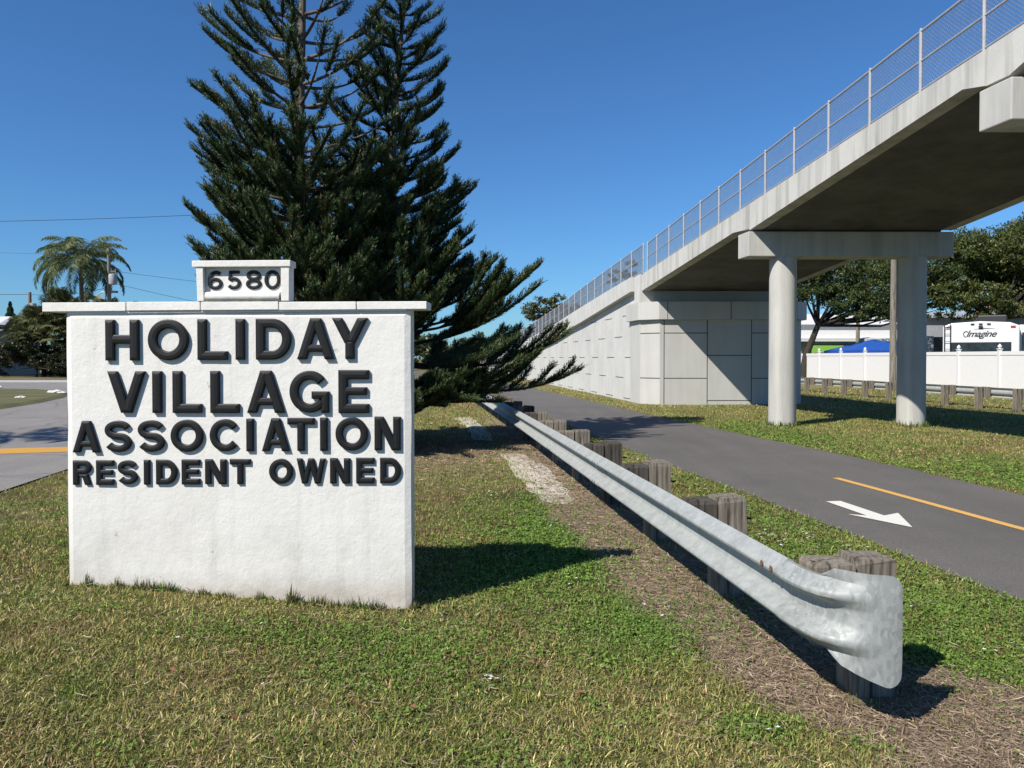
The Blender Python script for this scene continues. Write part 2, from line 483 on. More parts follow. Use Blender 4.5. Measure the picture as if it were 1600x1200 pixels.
def ribbon(pts, w, z):
    mb = MB(); vs = []
    pts = [Vector(p) for p in pts]
    for i, p in enumerate(pts):
        t = (pts[min(i + 1, len(pts) - 1)] - pts[max(i - 1, 0)]).normalized(); n = Vector((-t.y, t.x))
        a = p + n * w / 2; b = p - n * w / 2
        vs += [(a.x, a.y, z), (b.x, b.y, z)]
    return mb.add(vs, [(2 * i, 2 * i + 1, 2 * i + 3, 2 * i + 2) for i in range(len(pts) - 1)])
build('centre_line', ribbon([(4.27, 10.1), (4.46, 8.9), (4.70, 7.25), (4.95, 5.9)], .105, .017), M['yellow2'], path)
arrow = [(3.463, 8.444), (3.562, 7.684), (3.400, 7.755), (3.741, 7.148), (3.941, 7.815), (3.738, 7.684), (3.634, 8.473)]
mb = MB(); mb.add([(x, y, .017) for x, y in arrow], [(0, 1, 5, 6), (1, 2, 3), (1, 3, 5), (3, 4, 5)])
build('direction_arrow', mb, M['white_paint'], path)

# side street on the left with its grass island and far verge
mb = MB(); yy = [-8] + list(np.arange(-4, 50.1, 1.0))
vs = []
for y in yy:
    nr = float(interp(RD_NEAR, y)) + .06 * (vnoise(y, 2, 1.3) - .5)
    vs += [(-80, y, .006), (-40, y, .006), (nr, y, .006)]
mb.add(vs, [(3 * i + j, 3 * i + j + 1, 3 * i + j + 4, 3 * i + j + 3) for i in range(len(yy) - 1) for j in range(2)])
street = tag(build('street', mb, M['road']), kind='structure')
mb = MB(); mb.add([(-30, 1.2, .011), (-12.5, 11.35, .011), (-8.35, 12.72, .011), (-6.9, 13.15, .011), (-6.95, 13.85, .011), (-8.65, 13.5, .011), (-12.8, 12.1, .011), (-30.4, 2.0, .011)],
                  [(0, 1, 6, 7), (1, 2, 5, 6), (2, 3, 4, 5)])
build('centre_line', mb, M['yellow'], street)
isl = [(-15.8, 23.7), (-16.6, 27), (-17.8, 30.5), (-19.5, 34), (-23, 37.5), (-30, 39), (-60, 39.3), (-60, 17), (-45, 17), (-30, 19), (-20, 21.5)]
fine = []
for i, p in enumerate(isl):
    q = isl[(i + 1) % len(isl)]
    for t in np.linspace(0, 1, 5)[:-1]: fine.append((p[0] * (1 - t) + q[0] * t, p[1] * (1 - t) + q[1] * t))
cx0 = np.mean([p[0] for p in fine]); cy0 = np.mean([p[1] for p in fine])
mb = MB(); n = len(fine)
P3 = [(x, y, .008) for x, y in fine] + [(x + (cx0 - x) * .02, y + (cy0 - y) * .02, .09) for x, y in fine] + [(cx0, cy0, .12)]
mb.add(P3, [(i, (i + 1) % n, n + (i + 1) % n, n + i) for i in range(n)] + [(n + i, n + (i + 1) % n, 2 * n) for i in range(n)])
mA, ntA, bsA = nmat('island_grass')
oA = coords(ntA)
cA = ramp(ntA, noise(ntA, oA, .5, 6, .65), [(.3, (.085, .10, .028)), (.7, (.20, .17, .065))])
cA = mixc(ntA, 1.0, ramp(ntA, noise(ntA, oA, 14, 5, .7), [(.3, g3(.6)), (.7, g3(1.2))]), cA, 'MULTIPLY')
ntA.links.new(cA, bsA.inputs['Base Color']); bsA.inputs['Roughness'].default_value = .95; bump(ntA, bsA, noise(ntA, oA, 20, 4), 1, .05)
M['isl'] = mA
tag(build('island_lawn', mb, mA), kind='structure')
# kerb and verge on the far side of the street
mb = MB(); mb.box(-80, -17, 50, 50.4, 0, .13); tag(build('kerb', mb, M['abutc']), kind='structure')
mb = MB(); mb.box(-80, -17, 50.4, 54, 0, .12); tag(build('verge_asphalt', mb, M['path']), kind='structure')
# pale sand washed out beside the rail
def flat_patch(name, pts, z, mat, amp=.12, seed=0):
    c = (np.mean([p[0] for p in pts]), np.mean([p[1] for p in pts])); f = []
    for i, p in enumerate(pts):
        q = pts[(i + 1) % len(pts)]
        for t in np.linspace(0, 1, 9)[:-1]:
            x = p[0] * (1 - t) + q[0] * t; y = p[1] * (1 - t) + q[1] * t
            f.append((x + amp * (float(fbm(x, y, 3, 3, seed)) - .5), y + 3 * amp * (float(fbm(x, y, 2.5, 3, seed + 5)) - .5)))
    m_ = MB(); k_ = len(f); vv = []
    for r_ in (1, .75, .5, .25):
        for x, y in f:
            X = c[0] + (x - c[0]) * r_; Y = c[1] + (y - c[1]) * r_
            vv.append((X, Y, float(gz(X, Y)) + z * (1.2 - r_ * .9)))
    vv.append((c[0], c[1], float(gz(c[0], c[1])) + z * 1.2))
    fs = [(j * k_ + i, j * k_ + (i + 1) % k_, (j + 1) * k_ + (i + 1) % k_, (j + 1) * k_ + i) for j in range(3) for i in range(k_)] + [(3 * k_ + i, 3 * k_ + (i + 1) % k_, 4 * k_) for i in range(k_)]
    m_.add(vv, fs); return build(name, m_, mat)
tag(flat_patch('sand_patch', [(.66, 8.2), (.72, 9.4), (.50, 11.0), (.25, 12.8), (-.2, 12.9), (.02, 11.0), (.16, 9.8), (.36, 8.6)], .012, M['sand'], .22), kind='structure')
tag(flat_patch('sand_patch', [(-.35, 15), (-.65, 18), (-1.2, 21), (-1.6, 21), (-1.1, 18), (-.75, 15)], .012, M['sand'], .25, 4), kind='structure')

# ------------------------------------------------------------------ monument sign
A0 = Vector((-2.84, 4.98, 0)); EU = Vector((.9985, -.0547, 0)); EN = Vector((-.0547, -.9985, 0))
def SG(u, w, z): p = A0 + EU * u + EN * w; return (p.x, p.y, z)
def sbox(mb, u0, u1, w0, w1, z0, z1, z0r=None, z1r=None, mi=0):
    z0r = z0 if z0r is None else z0r; z1r = z1 if z1r is None else z1r
    return mb.hexa([SG(u0, w1, z0), SG(u1, w1, z0r), SG(u1, w0, z0r), SG(u0, w0, z0), SG(u0, w1, z1), SG(u1, w1, z1r), SG(u1, w0, z1r), SG(u0, w0, z1)], mi)
sign = root('monument_sign', SG(1.07, -.1, 0), 'white stucco entrance sign reading HOLIDAY VILLAGE ASSOCIATION RESIDENT OWNED on the lawn', 'sign')
# wall panel: fine grid on the front so its render is slightly uneven, rounded edges
mb = MB(); nu, nz_ = 60, 50; vs = []
for j in range(nz_ + 1):
    for i in range(nu + 1):
        u = -.055 + 2.255 * i / nu; z = -.12 + (1.896 + .012 * i / nu + .12) * j / nz_
        e = .012 * (math.exp(-(u + .055) / .012) + math.exp(-(2.2 - u) / .012) + math.exp(-(1.9 - z) / .012))
        w = .006 * (float(fbm(u, z, 2.5, 4, 13)) - .5) - min(e, .015)
        uu = u + (.010 * (float(vnoise(z, 3, 5)) - .5) if i in (0, nu) else 0)
        vs.append(SG(uu, w, z))
mb.add(vs, [(j * (nu + 1) + i, j * (nu + 1) + i + 1, (j + 1) * (nu + 1) + i + 1, (j + 1) * (nu + 1) + i) for j in range(nz_) for i in range(nu)])
b0 = len(mb.v)
bl = [SG(-.055, -.13, -.12), SG(2.2, -.13, -.12), SG(2.2, -.13, 1.906), SG(-.055, -.13, 1.894)]
mb.v += bl
gi = lambda i, j: j * (nu + 1) + i
mb.f.append((b0 + 1, b0, b0 + 3, b0 + 2)); mb.mi.append(0)
mb.f.append(tuple([gi(nu, j) for j in range(nz_, -1, -1)][::-1] + [b0 + 2, b0 + 1])[::1]); mb.mi.append(0)
mb.f.append(tuple([gi(0, j) for j in range(nz_, -1, -1)] + [b0, b0 + 3])); mb.mi.append(0)
mb.f.append(tuple([gi(i, nz_) for i in range(nu + 1)] + [b0 + 2, b0 + 3])); mb.mi.append(0)
build('wall_panel', mb, M['stucco'], sign)
# cap: abutting stone segments
edges = [-.201, .36, .85, 1.36, 1.86, 2.31]
for a, b in zip(edges[:-1], edges[1:]):
    mb = MB(); jz = random.uniform(-.003, .003)
    sbox(mb, a + .003, b - .003, .020 + random.uniform(-.003, .003), -.165, 1.900 + .004 * a + jz, 1.958 + jz, 1.900 + .004 * b + jz)
    build('cap_stone', mb, M['cap'], sign, origin=SG((a + b) / 2, -.1, 1.9), bevel=.003)
mb = MB(); sbox(mb, -.03, 2.18, .007, -.02, 1.884, 1.8995, 1.896, 1.9085)
build('mortar_bead', mb, M['cap'], sign, bevel=.004)
# house-number box on the cap
for n_, (u0, u1, w0, w1, z0, z1, u0b, u1b) in {
    'number_box_pillar': (.827, .872, .045, -.20, 1.960, 2.177, 0, 0), }.items():
    pass
def nbox(name, u0, u1, w0, w1, z0, z1, bev=.004, mat='cap'):
    mb = MB(); sbox(mb, u0, u1, w0, w1, z0, z1); return build(name, mb, M[mat], sign, bevel=bev)
for (ua, ub, uc, ud) in ((.832, .874, .824, .870), (1.376, 1.428, 1.376, 1.430)):
    mb = MB(); mb.hexa([SG(ua, .022, 1.9605), SG(ub, .022, 1.9605), SG(ub, -.07, 1.9605), SG(ua, -.07, 1.9605), SG(uc, .022, 2.177), SG(ud, .022, 2.177), SG(ud, -.07, 2.177), SG(uc, -.07, 2.177)])
    build('pillar', mb, M['cap'], sign, origin=SG(ua, 0, 1.96), bevel=.003)
nbox('number_box_roof', .801, 1.441, .030, -.08, 2.178, 2.219)
nbox('number_panel', .8745, 1.3755, -.014, -.055, 1.9605, 2.1765, 0)
mb = MB(); pts = []
for i in range(19):
    u = .885 + (1.366 - .885) * i / 18; pts.append(SG(u, .004 + .003 * (float(vnoise(u, 1, 30)) - .5), 1.991 + .003 * (float(vnoise(u, 9, 40)) - .5)))
mb.tube(pts, [.031 + .0035 * (float(vnoise(i, 4, .7)) - .5) for i in range(19)], 14)
build('mortar_roll', mb, M['cap'], sign, smooth='auto')

# --- chiselled letters: strokes swept with a ridged section
def stroke(mb, pts, w, dep, ridge, closed=False, cut=False, eps=0.0, org=None):
    P_ = [Vector((a, b)) for a, b in pts]; n = len(P_)
    prof = [(-.5, 0), (-.5, dep), (-.36, dep + ridge * .62), (0, dep + ridge), (.36, dep + ridge * .62), (.5, dep), (.5, 0)]
    offs = []
    for i in range(n):
        if closed: a, b = P_[(i - 1) % n], P_[(i + 1) % n]; t0 = (P_[i] - a).normalized(); t1 = (b - P_[i]).normalized()
        else:
            t0 = (P_[i] - P_[i - 1]).normalized() if i else (P_[1] - P_[0]).normalized()
            t1 = (P_[i + 1] - P_[i]).normalized() if i < n - 1 else t0
        n0 = Vector((-t0.y, t0.x)); n1 = Vector((-t1.y, t1.x)); nn = (n0 + n1).normalized()
        o = nn / max(.35, nn.dot(n0))
        if cut and not closed and i in (0, n - 1): o = Vector((1 if o.x > 0 else -1, 0)) / max(.3, abs(t0.y))
        offs.append(o)
    vs = []
    ends = not closed
    ring = []
    for i in range(n):
        ring.append((P_[i], offs[i], 1.0))
    if ends:   # bevelled ends: shrink the last ring's ridge back into the stroke
        pass
    for p, o, k_ in ring:
        for q, d in prof:
            x = p + o * (q * w); vs.append((x.x, x.y, d - eps))
    m = len(prof)
    fs = []
    for i in range(n if closed else n - 1):
        j = (i + 1) % n
        fs += [(i * m + k_, i * m + k_ + 1, j * m + k_ + 1, j * m + k_) for k_ in range(m - 1)]
    if ends:
        # end caps as small hips
        for i, sgn_ in ((0, 1), (n - 1, -1)):
            t = (P_[1] - P_[0]).normalized() if i == 0 else (P_[n - 2] - P_[n - 1]).normalized()
            for k_ in (2, 3, 4):
                v = vs[i * m + k_]; s_ = w * (.22 if k_ != 3 else .42)
                L = (P_[1] - P_[0]).length if i == 0 else (P_[n - 1] - P_[n - 2]).length
                s_ = min(s_, L * .45)
                vs[i * m + k_] = (v[0] + t.x * s_, v[1] + t.y * s_, v[2])
            r = [i * m + k_ for k_ in range(m)]
            c = [(r[0], r[1], r[5], r[6]), (r[1], r[2], r[3], r[4], r[5])]
            fs += [f[::-1] for f in c] if i == 0 else c
    U = [SG(org[0] + x, org[2] + z, org[1] + y) for x, y, z in vs]
    mb.add(U, fs)

def arc(cx, cy, rx, ry, a0, a1, n=18):
    return [(cx + rx * math.cos(R(a0 + (a1 - a0) * i / n)), cy + ry * math.sin(R(a0 + (a1 - a0) * i / n))) for i in range(n + 1)]

def glyph(ch, W, H, w):
    h = w / 2; S_ = []
    s = lambda pts, closed=False, cut=False, k=1.0: S_.append((pts, closed, cut, k))
    if ch == 'H': s([(h, 0), (h, H)]); s([(W - h, 0), (W - h, H)]); s([(h, H * .52), (W - h, H * .52)])
    elif ch in 'O': s(arc(W / 2, H / 2, W / 2 - h, H / 2 - h, 0, 360, 36)[:-1], True)
    elif ch == '0': s(arc(W / 2, H / 2, W / 2 - h, H / 2 - h, 0, 360, 36)[:-1], True)
    elif ch == 'L': s([(h, H), (h, h), (W, h)])
    elif ch == 'I': s([(W / 2, 0), (W / 2, H)])
    elif ch == 'D': s([(h, h), (h, H - h)] + arc(W * .46, H / 2, W * .54 - h, H / 2 - h, 90, -90, 18), True)
    elif ch == 'A': s([(h * 1.08, 0), (W / 2 - h * .12, H)], cut=True); s([(W - h * 1.08, 0), (W / 2 + h * .12, H)], cut=True); s([(W * .24, H * .27), (W * .76, H * .27)], k=.8)
    elif ch == 'V': s([(h * 1.08, H), (W / 2 - h * .1, 0)], cut=True); s([(W - h * 1.08, H), (W / 2 + h * .1, 0)], cut=True)
    elif ch == 'Y': s([(h * 1.2, H), (W / 2, H * .38)], cut=True); s([(W - h * 1.2, H), (W / 2, H * .38)], cut=True); s([(W / 2, 0), (W / 2, H * .46)])
    elif ch == 'E': s([(W, H - h * .95), (h, H - h * .95), (h, h * .95), (W, h * .95)]); s([(h, H * .51), (W * .93, H * .51)], k=.85)
    elif ch == 'T': s([(0, H - h * .92), (W, H - h * .92)], k=.92); s([(W / 2, 0), (W / 2, H - h)])
    elif ch == 'N': s([(h, 0), (h, H)]); s([(W - h, 0), (W - h, H)]); s([(h * 1.25, H), (W - h * 1.25, 0)], cut=True)
    elif ch == 'W':
        s([(h, H), (W * .28, 0)], cut=True, k=.85); s([(W * .5, H), (W * .28, 0)], cut=True, k=.85)
        s([(W * .5, H), (W * .72, 0)], cut=True, k=.85); s([(W - h, H), (W * .72, 0)], cut=True, k=.85)
    elif ch == 'R':
        s([(h, 0), (h, H)]); cy = H * .72; ry = H * .28 - h * .92
        s([(h, H - h * .92), (W * .55, H - h * .92)] + arc(W * .60, cy, W * .40 - h, ry, 80, -80, 12) + [(W * .55, cy - ry), (h, cy - ry)], k=.92)
        s([(W * .55, H * .42), (W * .66, H * .36), (W - h * 1.15, 0)], cut=True)
    elif ch == 'C': s(arc(W / 2, H / 2, W / 2 - h, H / 2 - h, 38, 322, 30), k=.97)
    elif ch == 'G':
        s(arc(W / 2, H / 2, W / 2 - h, H / 2 - h, 38, 325, 30), k=.97)
        s([(W * .56, H * .42), (W - h * .9, H * .42), (W - h * .9, 0)], k=.8)
    elif ch == 'S':
        r = (H - w) / 4; rx = W / 2 - h
        s(arc(W / 2, H - h - r, rx, r, 22, 250, 18) + arc(W / 2, h + r, rx, r, 70, -158, 18), k=.95)
    elif ch == '6':
        ry = H * .32 - h
        s(arc(W / 2, H * .32, W / 2 - h, ry, 0, 360, 30)[:-1], True)
        s(arc(W * .56, H * .52, W * .56 - h, H * .48 - h, 52, 190, 18))
    elif ch == '5':
        s([(W * .92, H - h * .95), (W * .24, H - h * .95), (W * .17, H * .50)], k=.9)
        s(arc(W * .47, H * .33, W * .53 - h, H * .33 - h, 138, -150, 22))
    elif ch == '8':
        s(arc(W / 2, H * .735, W * .46 - h, H * .265 - h * .9, 0, 360, 26)[:-1], True)
        s(arc(W / 2, H * .29, W * .5 - h, H * .29 - h, 0, 360, 28)[:-1], True)
    return S_

ROWS = [
 [('H', 0.212, 0.43, 1.582, 1.845), ('O', 0.495, 0.759, 1.584, 1.846), ('L', 0.823, 1.016, 1.586, 1.847), ('I', 1.07, 1.133, 1.587, 1.848), ('D', 1.206, 1.433, 1.588, 1.849), ('A', 1.473, 1.713, 1.59, 1.851), ('Y', 1.698, 1.93, 1.592, 1.852)],
 [('V', 0.222, 0.47, 1.245, 1.513), ('I', 0.517, 0.585, 1.245, 1.514), ('L', 0.656, 0.844, 1.246, 1.515), ('L', 0.905, 1.092, 1.247, 1.516), ('A', 1.145, 1.39, 1.248, 1.518), ('G', 1.423, 1.679, 1.25, 1.519), ('E', 1.741, 1.935, 1.251, 1.521)],
 [('A', -0.014, 0.167, 0.987, 1.191), ('S', 0.201, 0.377, 0.99, 1.195), ('S', 0.422, 0.598, 0.993, 1.199), ('O', 0.641, 0.852, 0.996, 1.203), ('C', 0.899, 1.1, 1.0, 1.208), ('I', 1.14, 1.186, 1.002, 1.211), ('A', 1.241, 1.421, 1.004, 1.214), ('T', 1.409, 1.582, 1.007, 1.217), ('I', 1.621, 1.667, 1.008, 1.22), ('O', 1.721, 1.928, 1.011, 1.223), ('N', 1.973, 2.138, 1.014, 1.227)],
 [('R', -0.013, 0.108, 0.776, 0.934), ('E', 0.143, 0.258, 0.778, 0.936), ('S', 0.286, 0.417, 0.781, 0.939), ('I', 0.458, 0.503, 0.782, 0.941), ('D', 0.543, 0.68, 0.784, 0.943), ('E', 0.713, 0.831, 0.786, 0.945), ('N', 0.868, 1.004, 0.789, 0.948), ('T', 1.031, 1.164, 0.791, 0.951), ('O', 1.288, 1.442, 0.795, 0.955), ('W', 1.466, 1.655, 0.798, 0.958), ('N', 1.685, 1.812, 0.8, 0.961), ('E', 1.854, 1.969, 0.803, 0.964), ('D', 2.008, 2.141, 0.805, 0.966)]]
for ri, row in enumerate(ROWS):
    for ch, u0, u1, zb, zt in row:
        H = zt - zb; w = H * (.216 if ri < 3 else .235)
        dep, rid = (.020, .007) if ri < 2 else (.017, .006) if ri == 2 else (.014, .005)
        sh = (2.84 - u0) * (dep + rid) / 4.9 - .004
        mb = MB()
        for q, (pts, closed, cut, k_) in enumerate(glyph(ch, u1 - u0, H, w)):
            stroke(mb, pts, w * k_, dep, rid, closed, cut, eps=.0006 * q, org=(u0 + sh, zb, .0015))
        build('letter', mb, M['letter'], sign, origin=SG(u0 + sh, 0, zb))
for ch, u0, u1, zb, zt in [('6', 0.89, 0.983, 2.037, 2.158), ('5', 1.017, 1.103, 2.038, 2.158), ('8', 1.138, 1.238, 2.038, 2.158), ('0', 1.259, 1.362, 2.038, 2.159)]:
    mb = MB()
    for q, (pts, closed, cut, k_) in enumerate(glyph(ch, u1 - u0, zt - zb, (zt - zb) * .17)):
        stroke(mb, pts, (zt - zb) * .18 * k_, .006, .002, closed, cut, eps=.0004 * q, org=(u0, zb, -.0125))
    build('number', mb, M['letter'], sign, origin=SG(u0, 0, zb))

# ------------------------------------------------------------------ near guardrail
rail = root('guardrail', (1.3, 3.7, 0), 'galvanised steel guardrail on wooden posts running beside the trail with a flared end plate', 'guardrail')
_h = [(.156, .010), (.151, .019), (.116, .068), (.108, .079), (.097, .083), (.086, .080), (.079, .070), (.046, .014), (.038, .005), (.026, 0)]
PROF = [(-z, d) for z, d in _h] + [(0, 0)] + _h[::-1]
ZC = .482
def rail_run(D0, D1, n, grow=0):
    mb = MB(); vs = []; m = len(PROF)
    for i in range(n + 1):
        D = D0 + (D1 - D0) * i / n; x = RX(D)
        tx, ty = -.1172, 1; L = math.hypot(tx, ty); nxn, nyn = -ty / L, tx / L
        for z, d in PROF: vs.append((x + nxn * (d + grow) , D + nyn * (d + grow), ZC + z * (1 + grow * 1.5)))
    return mb.add(vs, [(i * m + k_, i * m + k_ + 1, (i + 1) * m + k_ + 1, (i + 1) * m + k_) for i in range(n) for k_ in range(m - 1)])
seg = [3.62, 7.35, 13.6, 17.4, 23.7, 30, 36]
for a, b in zip(seg[:-1], seg[1:]):
    build('rail_beam', rail_run(a, b + .3, 10), M['galv'], rail, origin=(RX(a), a, ZC), smooth='auto', solid=.004)
for D in seg[1:-1]:
    build('splice_overlap', rail_run(D, D + .32, 2, .005), M['galv'], rail, origin=(RX(D), D, ZC), smooth='auto', solid=.004)
# end terminal: plan curve with flattening corrugation and growing height
cx = [(RX(3.66), 3.66), (1.338, 3.58), (1.352, 3.50), (1.372, 3.43), (1.400, 3.365), (1.436, 3.31), (1.480, 3.275), (1.525, 3.255), (1.570, 3.248), (1.605, 3.247), (1.630, 3.248), (1.645, 3.249), (1.652, 3.250)]
cp = []
for i in range(len(cx) - 1):
    for t in (0, .5): cp.append((cx[i][0] * (1 - t) + cx[i + 1][0] * t, cx[i][1] * (1 - t) + cx[i + 1][1] * t))
cp.append(cx[-1])
mb = MB(); vs = []; PR2 = [(-1, .012)] + [(-.6, .015)] + PROF + [(.6, .015)] + [(1, .012)]; m = len(PR2)
sl = [0]
for a, b in zip(cp[:-1], cp[1:]): sl.append(sl[-1] + math.hypot(b[0] - a[0], b[1] - a[1]))
for i, (x, y) in enumerate(cp):
    a = cp[max(i - 1, 0)]; b = cp[min(i + 1, len(cp) - 1)]
    tx, ty = b[0] - a[0], b[1] - a[1]; L = math.hypot(tx, ty); nxn, nyn = ty / L, -tx / L     # outwards: away from posts
    if i == 0: pass
    t = sl[i] / sl[-1]
    fl = 1 - float(sstep(.46, .86, t)) ; fd = fl
    top = .158 + .048 * float(sstep(.44, .58, t)); bot = .158 + .03 * float(sstep(.5, .6, t)) + .085 * float(np.clip((t - .52) / .38, 0, 1))
    rem = sl[-1] - sl[i]
    rr = .055
    if rem < rr: c_ = rr - math.sqrt(max(0, rr * rr - (rr - rem) ** 2)); top -= c_; bot -= c_ * 1.1
    for z, d in PR2:
        if z == -1: zz = -bot
        elif z == 1: zz = top
        elif z == -.6: zz = -.156 - (bot - .156) * .5
        elif z == .6: zz = .156 + (top - .156) * .5
        else: zz = z * (1 + .05 * (1 - fl)) if abs(z) < .15 else z
        zz = max(-bot, min(top, zz))
        if abs(z) < .157: dd = .014 + (d - .014) * fd
        else: dd = .018 * fl + .012 * (1 - fl)
        tz = .02 * float(sstep(.45, 1, t))
        vs.append((x + (-nxn) * 0 + nxn * dd * 1.0, y + nyn * dd, ZC - tz * .6 + zz))
mb.add(vs, [(i * m + k_, i * m + k_ + 1, (i + 1) * m + k_ + 1, (i + 1) * m + k_) for i in range(len(cp) - 1) for k_ in range(m - 1)])
build('end_plate', mb, M['plate'], rail, origin=(1.45, 3.3, ZC), smooth='auto', solid=.005)
# posts with block-outs
def post_mb(px, py, w, dpt, z1, seed, rot=0.0):
    mb = MB(); r_ = random.Random(seed); c, s_ = math.cos(rot), math.sin(rot)
    zs = [-.2, .2, .45, z1 - .03, z1 - .006]; vs = []
    for j, z in enumerate(zs):
        k_ = .96 if j == len(zs) - 1 else 1
        for a, b in ((-1, -1), (1, -1), (1, 1), (-1, 1)):
            lx = a * w / 2 * k_ + r_.uniform(-.004, .004); ly = b * dpt / 2 * k_ + r_.uniform(-.004, .004)
            vs.append((px + lx * c - ly * s_, py + lx * s_ + ly * c, z + (r_.uniform(-.012, .006) if j >= 3 else 0)))
    fs = [(j * 4 + k_, j * 4 + (k_ + 1) % 4, j * 4 + 4 + (k_ + 1) % 4, j * 4 + 4 + k_) for j in range(len(zs) - 1) for k_ in range(4)] + [(16, 17, 18, 19), (3, 2, 1, 0)]
    return mb.add(vs, fs)
def block_mb(px, py, w, dpt, z0, z1, seed, rot=0.0):
    mb = MB(); r_ = random.Random(seed + 99); c, s_ = math.cos(rot), math.sin(rot); vs = []
    for z in (z0, z1 - .02, z1):
        k_ = .95 if z == z1 else 1
        for a, b in ((-1, -1), (1, -1), (1, 1), (-1, 1)):
            lx = a * w / 2 * k_ + r_.uniform(-.003, .003); ly = b * dpt / 2 * k_ + r_.uniform(-.004, .004)
            vs.append((px + lx * c - ly * s_, py + lx * s_ + ly * c, z + r_.uniform(-.006, .004)))
    return mb.add(vs, [(j * 4 + k_, j * 4 + (k_ + 1) % 4, j * 4 + 4 + (k_ + 1) % 4, j * 4 + 4 + k_) for j in range(2) for k_ in range(4)] + [(8, 9, 10, 11), (3, 2, 1, 0)])
PD = [3.66, 5.24, 6.82, 8.45, 10.1, 11.7, 13.35, 15.0, 16.7, 18.4, 20.1, 21.8, 23.5, 25.2, 27, 29, 31, 33, 35]
for i, D in enumerate(PD):
    x = RX(D) + .018; rot = random.uniform(-.07, .07) + .10
    h1 = .655 + random.uniform(-.012, .012)
    if i == 0: bx, px_ = x + .15, x + .352
    else: bx, px_ = x + .105, x + .31
    p = build('post', post_mb(px_, D + .03, .195, .195, h1 + .012, i, rot), M['wood'] if i not in (3, 7) else M['wood_dark'], rail, origin=(px_, D, 0))
    build('spacer_block', block_mb(bx, D - .01, .20, .165, .26, h1 - .01, i, rot + random.uniform(-.05, .05)), M['wood_dark'] if i in (1, 2, 3, 6, 8, 9) else M['wood'], p, origin=(bx, D, .45))
    mb = MB(); mb.tube([(px_ + .09, D + .02, .50), (px_ + .165, D + .015, .497)], .008, 6); mb.tube([(px_ + .102, D + .02, .50), (px_ + .112, D + .02, .50)], .018, 6)
    build('bolt', mb, M['black'], p, origin=(px_, D, .5))
for (D, z) in [(3.66, .085), (3.49, .085), (3.70, -.06)]:
    pass
def bolt(D, z, x=None, r=.013, mat='rust'):
    mb = MB(); xx = (RX(D) if x is None else x) - .087
    mb.lathe([(r, 0), (r * .95, .003), (r * .5, .006)], 0, 0, 12)
    q = MB(); q.add([(xx - v[2], D + v[0], ZC + z + v[1]) for v in mb.v], mb.f)
    build('bolt', q, M[mat], rail, origin=(xx, D, ZC + z))
bolt(3.78, .102, None, .017); bolt(3.68, .102, None, .017)
for D in (7.45, 7.55, 13.7, 13.85, 10.1, 10.25, 17.5): bolt(D, .092, r=.011, mat='black'); bolt(D, -.092, r=.011, mat='black')

# ------------------------------------------------------------------ far guardrail, seen from its back
far = root('guardrail', (14.3, 30, 0), 'far guardrail with posts facing us, behind the bridge columns and before the white fence', 'guardrail')
def FX(D): return 17.28 - .0917 * D
mb = MB(); vs = []; m = len(PROF)
for D in (14, 60):
    for z, d in PROF: vs.append((FX(D) + .24 + d, D, .50 + z))
mb.add(vs, [(k_, k_ + 1, m + k_ + 1, m + k_) for k_ in range(m - 1)])
build('rail_beam', mb, M['galv'], far, smooth='auto', solid=.004)
D = 16.3; i = 0
while D < 58:
    x = FX(D)
    p = build('post', post_mb(x - .1, D, .17, .19, .68, 40 + i, .05), M['wood'], far, origin=(x, D, 0))
    build('spacer_block', block_mb(x + .12, D - .01, .19, .17, .33, .675, 70 + i), M['wood'], p, origin=(x + .1, D, .5))
    D += 1.65; i += 1

# ------------------------------------------------------------------ retaining wall and ramp
TOPZ = [(-10, 7.35), (9.78, 5.85), (26.58, 4.53), (30.65, 4.31), (37.4, 3.90), (43.8, 3.45), (54.4, 2.92), (75, 1.9), (100, 1.0)]
COPZ = [(26.9, 4.02), (28.1, 3.92), (36.9, 3.22), (39.3, 3.06), (43.8, 2.64), (52.5, 2.1), (75, 1.15), (100, .35)]
def topz(D): return float(interp(TOPZ, D))
def copz(D): return float(interp(COPZ, D))
WID = 4.76
wall = root('retaining_wall', (4.5, 27, 0), 'pale concrete panel retaining wall carrying the ramp, with a sloping coping', 'wall')
mb = MB(); Ds = [27.0, 28.1, 32, 36.9, 39.3, 43.8, 52.5, 75, 100]
for s_, off in ((1, 0), (-1, WID)):
    vs = []
    for D in Ds: vs += [(WX(D) + off + s_ * .03, D, -.1), (WX(D) + off + s_ * .03, D, copz(D) + .02)]
    mb.add(vs, [(2 * i, 2 * i + 2, 2 * i + 3, 2 * i + 1)[::-1 if s_ > 0 else 1] for i in range(len(Ds) - 1)])
build('panel_face', mb, M['wallc'], wall)
# coping / parapet on both sides (proud of the face so that it throws its shadow line) and the ramp deck between
def parapet(off, sgn_, name='parapet'):
    segs = [27.52, 30.4, 33.4, 36.4, 39.3, 42.3, 45.5, 49, 53, 58, 65, 75, 87, 100]
    for a, b in zip(segs[:-1], segs[1:]):
        mb = MB(); o0 = off - sgn_ * .20; o1 = off + sgn_ * .16
        p = []
        for z_ in (copz, topz):
            q = [(WX(a) + o0, a + .004, z_(a)), (WX(a) + o1, a + .004, z_(a)), (WX(b) + o1, b - .004, z_(b)), (WX(b) + o0, b - .004, z_(b))]
            p += q if sgn_ > 0 else [q[1], q[0], q[3], q[2]]
        mb.hexa(p); build(name, mb, M['wallc'], wall, origin=(WX(a), a, copz(a)))
parapet(0, 1); parapet(WID, -1)
mb = MB(); vs = []
for D in Ds: vs += [(WX(D) + .14, D, topz(D) - .2), (WX(D) + WID - .14, D, topz(D) - .2)]
mb.add(vs, [(2 * i, 2 * i + 1, 2 * i + 3, 2 * i + 2) for i in range(len(Ds) - 1)])
